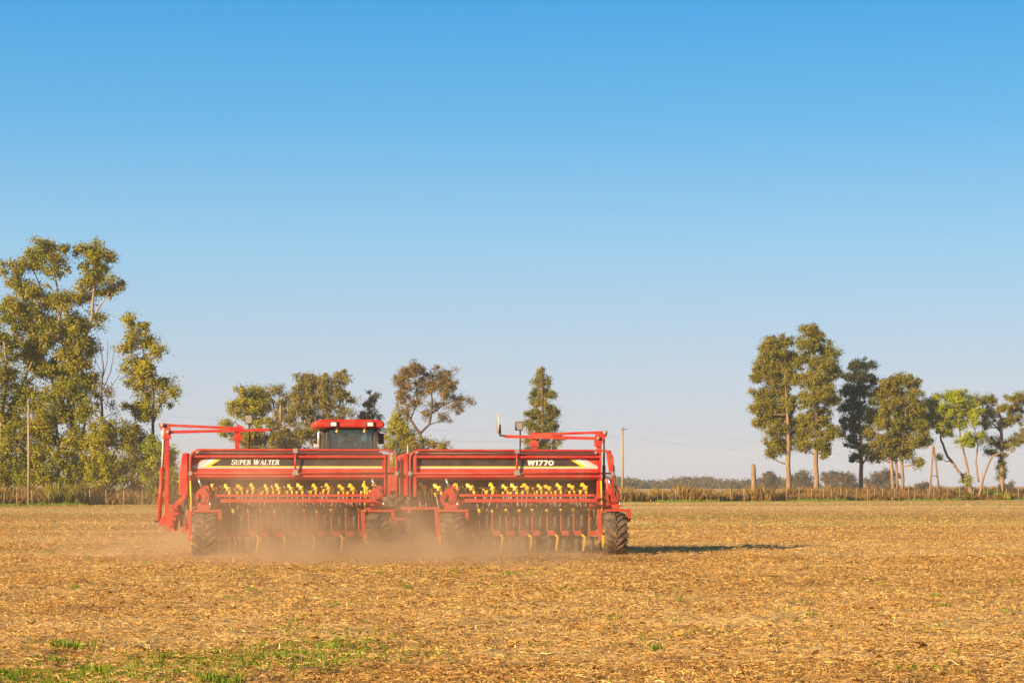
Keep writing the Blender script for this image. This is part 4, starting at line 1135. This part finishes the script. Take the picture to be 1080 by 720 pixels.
def marker_right(root, lx):
    arm = MB().box(lx(633), lx(637.8), .10, .22, 1.30, zp(462)).build('marker_post', M_RED, root, bevel=.008)
    MB().extrude_y([(lx(644), zp(453)), (lx(634), zp(454)), (lx(631), zp(460)), (lx(631), zp(470)), (lx(637.5), zp(470)), (lx(639), zp(464)), (lx(643.5), zp(458))], .06, .26).build('head_bracket', M_RED, arm)
    MB().disc((lx(641.5), .04, zp(455)), .05, .06, 'y', 12).disc((lx(634), .04, zp(461)), .04, .06, 'y', 12).build('pin', M_GREY, arm)
    bm_ = MB()
    bm_.beam((lx(641), .14, zp(454.5)), (lx(564), .30, zp(457)), .065, .065).beam((lx(634), .14, zp(461)), (lx(535), .34, zp(459)), .075, .07)
    bm_.beam((lx(562), .30, zp(458)), (lx(570), .30, zp(458.5)), .16, .09)
    bm_.build('boom', M_RED, arm)
    MB().beam((lx(566), .34, zp(460)), (lx(566), .34, zp(476)), .10, .07).box(lx(566) - .10, lx(566) + .10, .28, .40, zp(470), zp(464)).build('boom_rest', M_RED, root)
    MB().tube([(lx(640.5), .10, zp(525)), (lx(640.5), .10, zp(490))], .04, 8).tube([(lx(640.5), .10, zp(490)), (lx(640.5), .10, zp(460))], .025, 8).build('ram', M_DARK, arm)
    MB().beam((lx(535), .34, zp(458.8)), (lx(529), .36, zp(457.5)), .06, .05).beam((lx(529.3), .36, zp(458.5)), (lx(528.5), .36, zp(446)), .05, .05).build('disc_stem', M_DARK, arm)
    MB().disc((lx(527.3), .42, zp(445)), .25, .02, 'x', 22, R(-2)).build('marker_disc', M_BONE, arm)
    # folded-back second ram and hoses at the outer end
    MB().beam((lx(644.5), .0, zp(474)), (lx(648), .0, zp(498)), .11, .11).build('lift_ram', M_RED, root, bevel=.01)
    MB().tube([(lx(648), -.1, zp(496)), (lx(651.5), -.1, zp(502)), (lx(650), -.1, zp(510)), (lx(651), -.1, zp(522)), (lx(655), -.05, zp(535)), (lx(656), 0, zp(546))], .022, 7).tube([(lx(646), -.05, zp(480)), (lx(650), -.08, zp(492)), (lx(650.5), -.1, zp(503))], .018, 7).build('hydraulic_hose', M_HOSE, root)
    MB().box(lx(636), lx(650.5), -.05, .25, zp(540), zp(533)).tube([(lx(644), .05, zp(535)), (lx(645), .05, zp(505))], .13, 14).extrude_y([(lx(625), zp(537)), (lx(641), zp(537)), (lx(643), zp(516)), (lx(637), zp(518)), (lx(630), zp(526)), (lx(624), zp(531))], -.08, .10).build('outer_mount', M_RED, root, bevel=.01)
    MB().disc((lx(652), .3, zp(536)), .24, .06, 'x', 20, R(20)).build('drive_sprocket', M_DARK, root)
marker_left(LD, lxl)
marker_right(RD, lxr)
# work lights on thin posts above the hoppers
def work_light(root, x, zbase, ztop, flip):
    l = MB().box(x - .09, x + .09, .55, .68, ztop - .22, ztop).build('work_light', M_DARK, root, bevel=.015)
    MB().tube([(x + flip, .62, zbase), (x + flip, .62, ztop - .1)], .018, 6).build('light_post', M_DARK, l)
    MB().box(x - .075, x + .075, .545, .551, ztop - .20, ztop - .02).build('light_lens', M_GREY, l)
work_light(LD, lxl(262), ZTOP - .1, zp(436.5), 0.02)
work_light(RD, lxr(551), ZTOP - .1, zp(442.5), 0.03)
MB().tube([(lxr(430), .5, 1.9), (lxr(430), .5, zp(468.5))], .016, 6).build('aerial', M_SILV, RD)

# hitch frame that joins the drills and tows them
hc = (418 - 540) / S
th = empty('tow_frame', (hc, DEPTH, 0), YAW)
tag(th, 'red tow frame joining both seed drills to the tractor', 'tow frame')
MB().box(-.75, 1.05, .15, .28, zp(537.5), zp(534.5)).box(-.5, .8, .9, 1.05, 1.0, 1.15).build('link_beam', M_DRED, th)
MB().box(-5.2, 5.2, 3.0, 3.22, .85, 1.05).build('cross_beam', M_DRED, th)
MB().beam((-3.6, 3.1, .95), (-1.1, 6.6, .62), .16, .16).build('draw_bar', M_DRED, th)
MB().beam((2.0, 3.1, .95), (-1.0, 6.6, .62), .16, .16).build('draw_bar', M_DRED, th)
MB().tube([(-.9, 6.2, .75), (-1.1, 6.9, .9), (-1.0, 7.3, 1.0)], .03, 7).build('hose', M_HOSE, th)

# ------------------------------------------------------------------ tractor
TD = 58.0
ks = F / TD
tz = lambda py: EYE - (py - HZ) / ks
tractor = empty('tractor', ((368.5 - 540) / ks, TD, 0), R(8.5))
tag(tractor, 'red tractor with glass cab and red roof, pulling the seed drills through dust', 'tractor')
tx = lambda px: (px - 368.5) / ks
body = MB()
body.box(-.45, .45, .2, 2.4, .75, 1.55).extrude_x([(2.0, 1.0), (2.0, 2.25), (3.2, 2.2), (4.3, 2.0), (4.5, 1.75), (4.5, 1.0)], -.48, .48)
body.build('body', M_RED, tractor, bevel=.04)
cab = MB()
x0, x1 = tx(344), tx(398)
zb, zt = 1.75, tz(451.5)
for (xa, ya, xb, yb) in ((x0, -.05, x0 + .06, .02), (x1, -.05, x1 - .06, .02), (x0 - .06, 1.6, x0 + .02, 1.55), (x1 + .06, 1.6, x1 - .02, 1.55), (x0 - .08, .8, x0 + .02, .8), (x1 + .08, .8, x1 - .02, .8)):
    cab.beam((xa, ya, zb), (xb, yb, zt), .085, .085)
cab.box(x0 - .05, x1 + .05, -.06, 1.6, 1.35, 1.75)
cab.box(x0 - .02, x1 + .02, -.05, 1.6, zt - .03, zt + .01)
cb = cab.build('cab_frame', M_CAB, tractor, bevel=.01)
MB().add([(x0 + .05, -.02, zb), (x1 - .05, -.02, zb), (x1 - .09, .03, zt), (x0 + .09, .03, zt)], [(0, 1, 2, 3)]).build('rear_window', M_GLASS, cb)
MB().add([(x0 + .03, 1.6, zb), (x1 - .03, 1.6, zb), (x1 - .06, 1.55, zt), (x0 + .06, 1.55, zt)], [(0, 1, 2, 3)]).build('windscreen', M_GLASS, cb)
for s, xx in ((-1, x0), (1, x1)):
    MB().add([(xx + s * .02, .0, zb), (xx + s * .05, 1.58, zb), (xx - s * .03, 1.54, zt), (xx - s * .05, .04, zt)], [(0, 1, 2, 3)]).build('side_window', M_GLASS, cb)
MB().box(-.28, .28, .55, .68, 1.95, 2.75).box(-.28, .28, .60, 1.1, 1.85, 2.0).box(-.16, .16, .57, .66, 2.75, 2.95).build('driver_seat', M_CAB, cb, bevel=.05)
MB().tube([(.0, 1.45, 1.75), (.0, 1.25, 2.3)], .04, 8).disc((0, 1.24, 2.31), .2, .03, 'z', 18).box(.42, .62, .5, 1.2, 1.9, 2.35).build('steering_column', M_CAB, cb)
rf = MB()
rx0, rx1 = tx(330), tx(406)
zr0, zr1 = tz(451.2), tz(442.3)
rf.extrude_y([(rx0 + .02, zr0 + .06), (rx0 + .10, zr0), (rx1 - .10, zr0), (rx1 - .02, zr0 + .06), (rx1 - .04, zr1 - .06), (rx1 - .22, zr1), (rx0 + .22, zr1), (rx0 + .04, zr1 - .06)], -.28, 1.75)
roof = rf.build('cab_roof', M_RED, tractor, bevel=.05)
for px in (351, 389.5):
    MB().box(tx(px) - .11, tx(px) + .11, -.33, -.285, tz(450), tz(444.8)).build('lamp_housing', M_CAB, roof, bevel=.01)
    MB().box(tx(px) - .075, tx(px) + .075, -.338, -.332, tz(449.4), tz(445.6)).build('work_lamp', M_LAMP, roof)
for px in (355, 384):
    MB().tube([(tx(px), -.16, zr0 + .0), (tx(px), -.16, zr0 - .05)], .03, 8).disc((tx(px), -.17, zr0 - .10), .042, .05, 'y', 14).build('round_lamp', M_AMBER, roof)
MB().box(tx(402), tx(408), .9, 1.0, tz(467.5), tz(456)).beam((tx(398), 1.0, tz(458)), (tx(405), .97, tz(457)), .03, .03).build('mirror', M_CAB, tractor, bevel=.02)
MB().box(tx(331), tx(337), .0, .12, tz(472), tz(468)).build('tail_lamp', M_SILV, tractor, bevel=.02)
MB().tube([(tx(336), .5, 2.1), (tx(337.5), .5, tz(456)), (tx(340), .5, tz(452))], .04, 8).build('exhaust_stack', M_CHROME, tractor)
for s in (-1, 1):
    MB().extrude_x([(-.95, 1.55), (-.9, 1.95), (-.5, 2.18), (.5, 2.18), (.9, 1.95), (.92, 1.85), (.5, 2.1), (-.5, 2.1), (-.86, 1.9), (-.90, 1.5)], s * 1.05 - .32, s * 1.05 + .32).build('fender', M_RED, tractor, bevel=.01)
tp = make_tyre(0.98, .62, 22, .055, .50).build('rear_wheel', M_TYRE, tractor, (-1.12, .1, .99))
MB().lathe([(-.1, 0.0), (-.12, .2), (-.05, .3), (-.08, .46), (-.2, .51), (.2, .51), (.08, .46), (.05, .3), (.12, .2), (.1, 0)], (0, 0, 0), 24).build('rim', M_SILV, tp)
c = copy_part(tp, tractor); c.location = (1.12, .1, .99)
c = copy_part(tp, tractor); c.location = (-1.82, .1, .99)
c = copy_part(tp, tractor); c.location = (1.82, .1, .99)
for s in (-1, 1):
    c = copy_part(tp, tractor); c.name = 'front_wheel'; c.location = (s * 1.0, 3.4, .73); c.scale = (.85, .74, .74)
MB().tube([(-1.9, .1, .99), (1.9, .1, .99)], .12, 10).tube([(-1.0, 3.4, .73), (1.0, 3.4, .73)], .09, 10).box(-.2, .2, -.7, .3, .5, .75).build('axle', M_DARK, tractor)

# ------------------------------------------------------------------ straw litter, weeds, clods
def straw():
    rs = np.random.RandomState(3)
    P, LN, WD = [], [], []
    for (d0, d1, dens, ln, wd) in ((14, 22, 1250, .044, .0034), (22, 32, 760, .044, .0040), (32, 48, 430, .042, .0048), (48, 70, 210, .042, .0060), (70, 100, 70, .05, .0085), (100, 150, 16, .06, .010), (150, 200, 5, .08, .012)):
        hw = d1 * 0.245 + 3
        n = int((d1 - d0) * 2 * hw * dens)
        x = (rs.rand(n) * 2 - 1) * hw
        y = d0 + (d1 - d0) * rs.rand(n) + rs.normal(size=n) * (d1 - d0) * 0.22
        y = np.clip(y, 13.2, 203)
        keep = np.abs(x) < y * 0.245 + 2.2
        # bare and heaped patches
        pat = np.sin(x * 1.1 + 2 * np.sin(y * .43)) * np.sin(y * 0.83 + 1.7 * np.sin(x * .61)) + 0.6 * np.sin(x * 2.7 + y * 1.9) * np.sin(y * 2.3 - x)
        keep &= rs.rand(n) < 0.72 + 0.28 * pat
        x, y = x[keep], y[keep]
        P.append(np.stack([x, y], 1)); LN.append(np.full(len(x), ln)); WD.append(np.full(len(x), wd))
    P = np.concatenate(P); LN = np.concatenate(LN); WD = np.concatenate(WD)
    n = len(P)
    L = LN * np.exp(np.clip(rs.normal(size=n) * 0.5, -1, 1.0))
    Wd = WD * (0.6 + 0.9 * rs.rand(n))
    th = rs.rand(n) * 2 * math.pi
    tilt = np.abs(rs.normal(size=n)) * np.where(LN > .041, 0.16, 0.28)
    up_ = rs.rand(n) < np.where(LN > .041, 0.012, 0.018)
    tilt[up_] = 0.7 + rs.rand(up_.sum()) * 0.7
    L[up_] *= 0.6
    dx = np.cos(th) * np.cos(tilt); dy = np.sin(th) * np.cos(tilt); dz = np.sin(tilt)
    d = np.stack([dx, dy, dz], 1)
    side = np.stack([-np.sin(th), np.cos(th), rs.normal(size=n) * .5], 1)
    side /= np.linalg.norm(side, axis=1)[:, None]
    side *= (Wd)[:, None]
    z = ground_h(P[:, 0], P[:, 1]) + 0.003 + 0.055 * rs.rand(n) ** 1.6
    c = np.stack([P[:, 0], P[:, 1], z], 1)
    a = c; b = c + d * L[:, None]
    bend = np.stack([rs.normal(size=n) * .12, rs.normal(size=n) * .12, np.abs(rs.normal(size=n)) * .12], 1) * L[:, None]
    m = (a + b) / 2 + bend
    v = np.stack([a - side, a + side, m + side, b + side * .6, b - side * .6, m - side], 1).reshape(-1, 3)
    o = np_mesh('straw_litter', v, 6, L_STRAW, None, np.clip(rs.rand(n) ** 1.1, 0, 1))
    tag(o, 'golden straw and stubble scattered over the field', 'straw', kind='stuff')
straw()

def weeds():
    rs = np.random.RandomState(9)
    pts, hs = [], []
    for _ in range(170):
        f = rs.rand()
        px = -20 + 430 * f + rs.normal() * 10
        py = 716 - 34 * f + rs.normal() * 7 + (6 if f < .3 else 0)
        D = EYE * F / (py - HZ)
        cx = (px - 540) * D / F
        m = int(4 + rs.rand() * 20)
        rad = 0.08 + rs.rand() * 0.45
        q = rs.normal(size=(m, 2)) * np.array([rad * 1.7, rad])
        pts.append(np.stack([cx + q[:, 0], D + q[:, 1]], 1)); hs.append(np.full(m, 0.025 + rs.rand() * .035))
    for (px, py, m, h) in [(72, 684, 40, .12), (6, 712, 60, .11), (708, 622, 10, .06), (722, 664, 10, .05), (1035, 626, 14, .05), (330, 700, 40, .07), (235, 722, 40, .08), (105, 708, 40, .08), (370, 688, 40, .07), (465, 645, 16, .05), (300, 668, 14, .05), (50, 700, 30, .08)]:
        D = EYE * F / (py - HZ); cx = (px - 540) * D / F
        q = rs.normal(size=(m, 2)) * .12
        pts.append(np.stack([cx + q[:, 0], D + q[:, 1]], 1)); hs.append(np.full(m, h))
    for _ in range(260):      # stray sprouts over the field
        D = 15 + 45 * rs.rand() ** 1.3; cx = (rs.rand() * 2 - 1) * (D * .245 + 1.5)
        m = int(2 + rs.rand() * 7)
        q = rs.normal(size=(m, 2)) * .07
        pts.append(np.stack([cx + q[:, 0], D + q[:, 1]], 1)); hs.append(np.full(m, .03 + rs.rand() * .04))
    pts = np.concatenate(pts); hs = np.concatenate(hs)
    z = ground_h(pts[:, 0], pts[:, 1])
    blades('green_weeds', np.concatenate([pts, z[:, None]], 1), hs, L_WEED, 'green weeds sprouting in a band at the near left of the field', .0045, 10, per=7, spread=.03, cat='weeds')
weeds()

# ------------------------------------------------------------------ dust behind the drills, haze over the whole place
def dust():
    x0, x1, y0, y1, z1 = -11.8, 3.0, 40.5, 57.5, 3.0
    o = MB().box(x0, x1, y0, y1, 0.0, z1)
    m, t, out = new_mat('field_dust')
    pos = t.nodes.new('ShaderNodeNewGeometry').outputs['Position']
    sep = t.nodes.new('ShaderNodeSeparateXYZ'); t.links.new(pos, sep.inputs[0])
    X, Y, Z = sep.outputs
    n = noise(t, 0.75, 5, 0.6, pos, (1, .8, 1.25), 0.5)
    nb = noise(t, 0.28, 2, 0.5, pos)
    puff = ramp(t, [(0.40, (0.06, 0.06, 0.06)), (0.66, (1, 1, 1))], n)
    big = ramp(t, [(0.35, (0.35, 0.35, 0.35)), (0.65, (1, 1, 1))], nb)
    # thins out upwards, towards both ends and towards the viewer
    zh = math_n(t, 'POWER', 2.718, math_n(t, 'MULTIPLY', Z, math_n(t, 'SUBTRACT', math_n(t, 'MULTIPLY', big, 2.5), 3.5)))
    ex = math_n(t, 'MULTIPLY', math_n(t, 'DIVIDE', math_n(t, 'SUBTRACT', X, x0 + 1.0), 6.4, True), math_n(t, 'DIVIDE', math_n(t, 'SUBTRACT', x1 - .6, X), 3.2, True))
    ey = math_n(t, 'MULTIPLY', math_n(t, 'DIVIDE', math_n(t, 'SUBTRACT', Y, y0), 9.0, True), math_n(t, 'DIVIDE', math_n(t, 'SUBTRACT', y1, Y), 3.0, True))
    ez = math_n(t, 'DIVIDE', math_n(t, 'SUBTRACT', z1, Z), 1.0, True)
    d = math_n(t, 'MULTIPLY', math_n(t, 'MULTIPLY', puff, big), math_n(t, 'MULTIPLY', zh, math_n(t, 'MULTIPLY', ez, math_n(t, 'MULTIPLY', ex, ey))))
    pv = t.nodes.new('ShaderNodeVolumePrincipled')
    pv.inputs['Color'].default_value = (0.85, 0.62, 0.40, 1)
    pv.inputs['Anisotropy'].default_value = 0.1
    t.links.new(math_n(t, 'MULTIPLY', d, 2.15), pv.inputs['Density'])
    t.links.new(pv.outputs[0], out.inputs['Volume'])
    ob = o.build('dust', m)
    tag(ob, 'brown dust raised by the seed drills', 'dust', kind='stuff')
dust()

def haze():
    m, t, out = new_mat('air_haze')
    pv = t.nodes.new('ShaderNodeVolumePrincipled')
    pv.inputs['Color'].default_value = (0.74, 0.84, 1.0, 1)
    pv.inputs['Density'].default_value = 0.00023
    pv.inputs['Anisotropy'].default_value = 0.0
    t.links.new(pv.outputs[0], out.inputs['Volume'])
    ob = MB().box(-2600, 2600, -2600, 2600, -1.2, 42).build('haze', m)
    tag(ob, 'thin haze over the whole field', 'haze', kind='stuff')
haze()
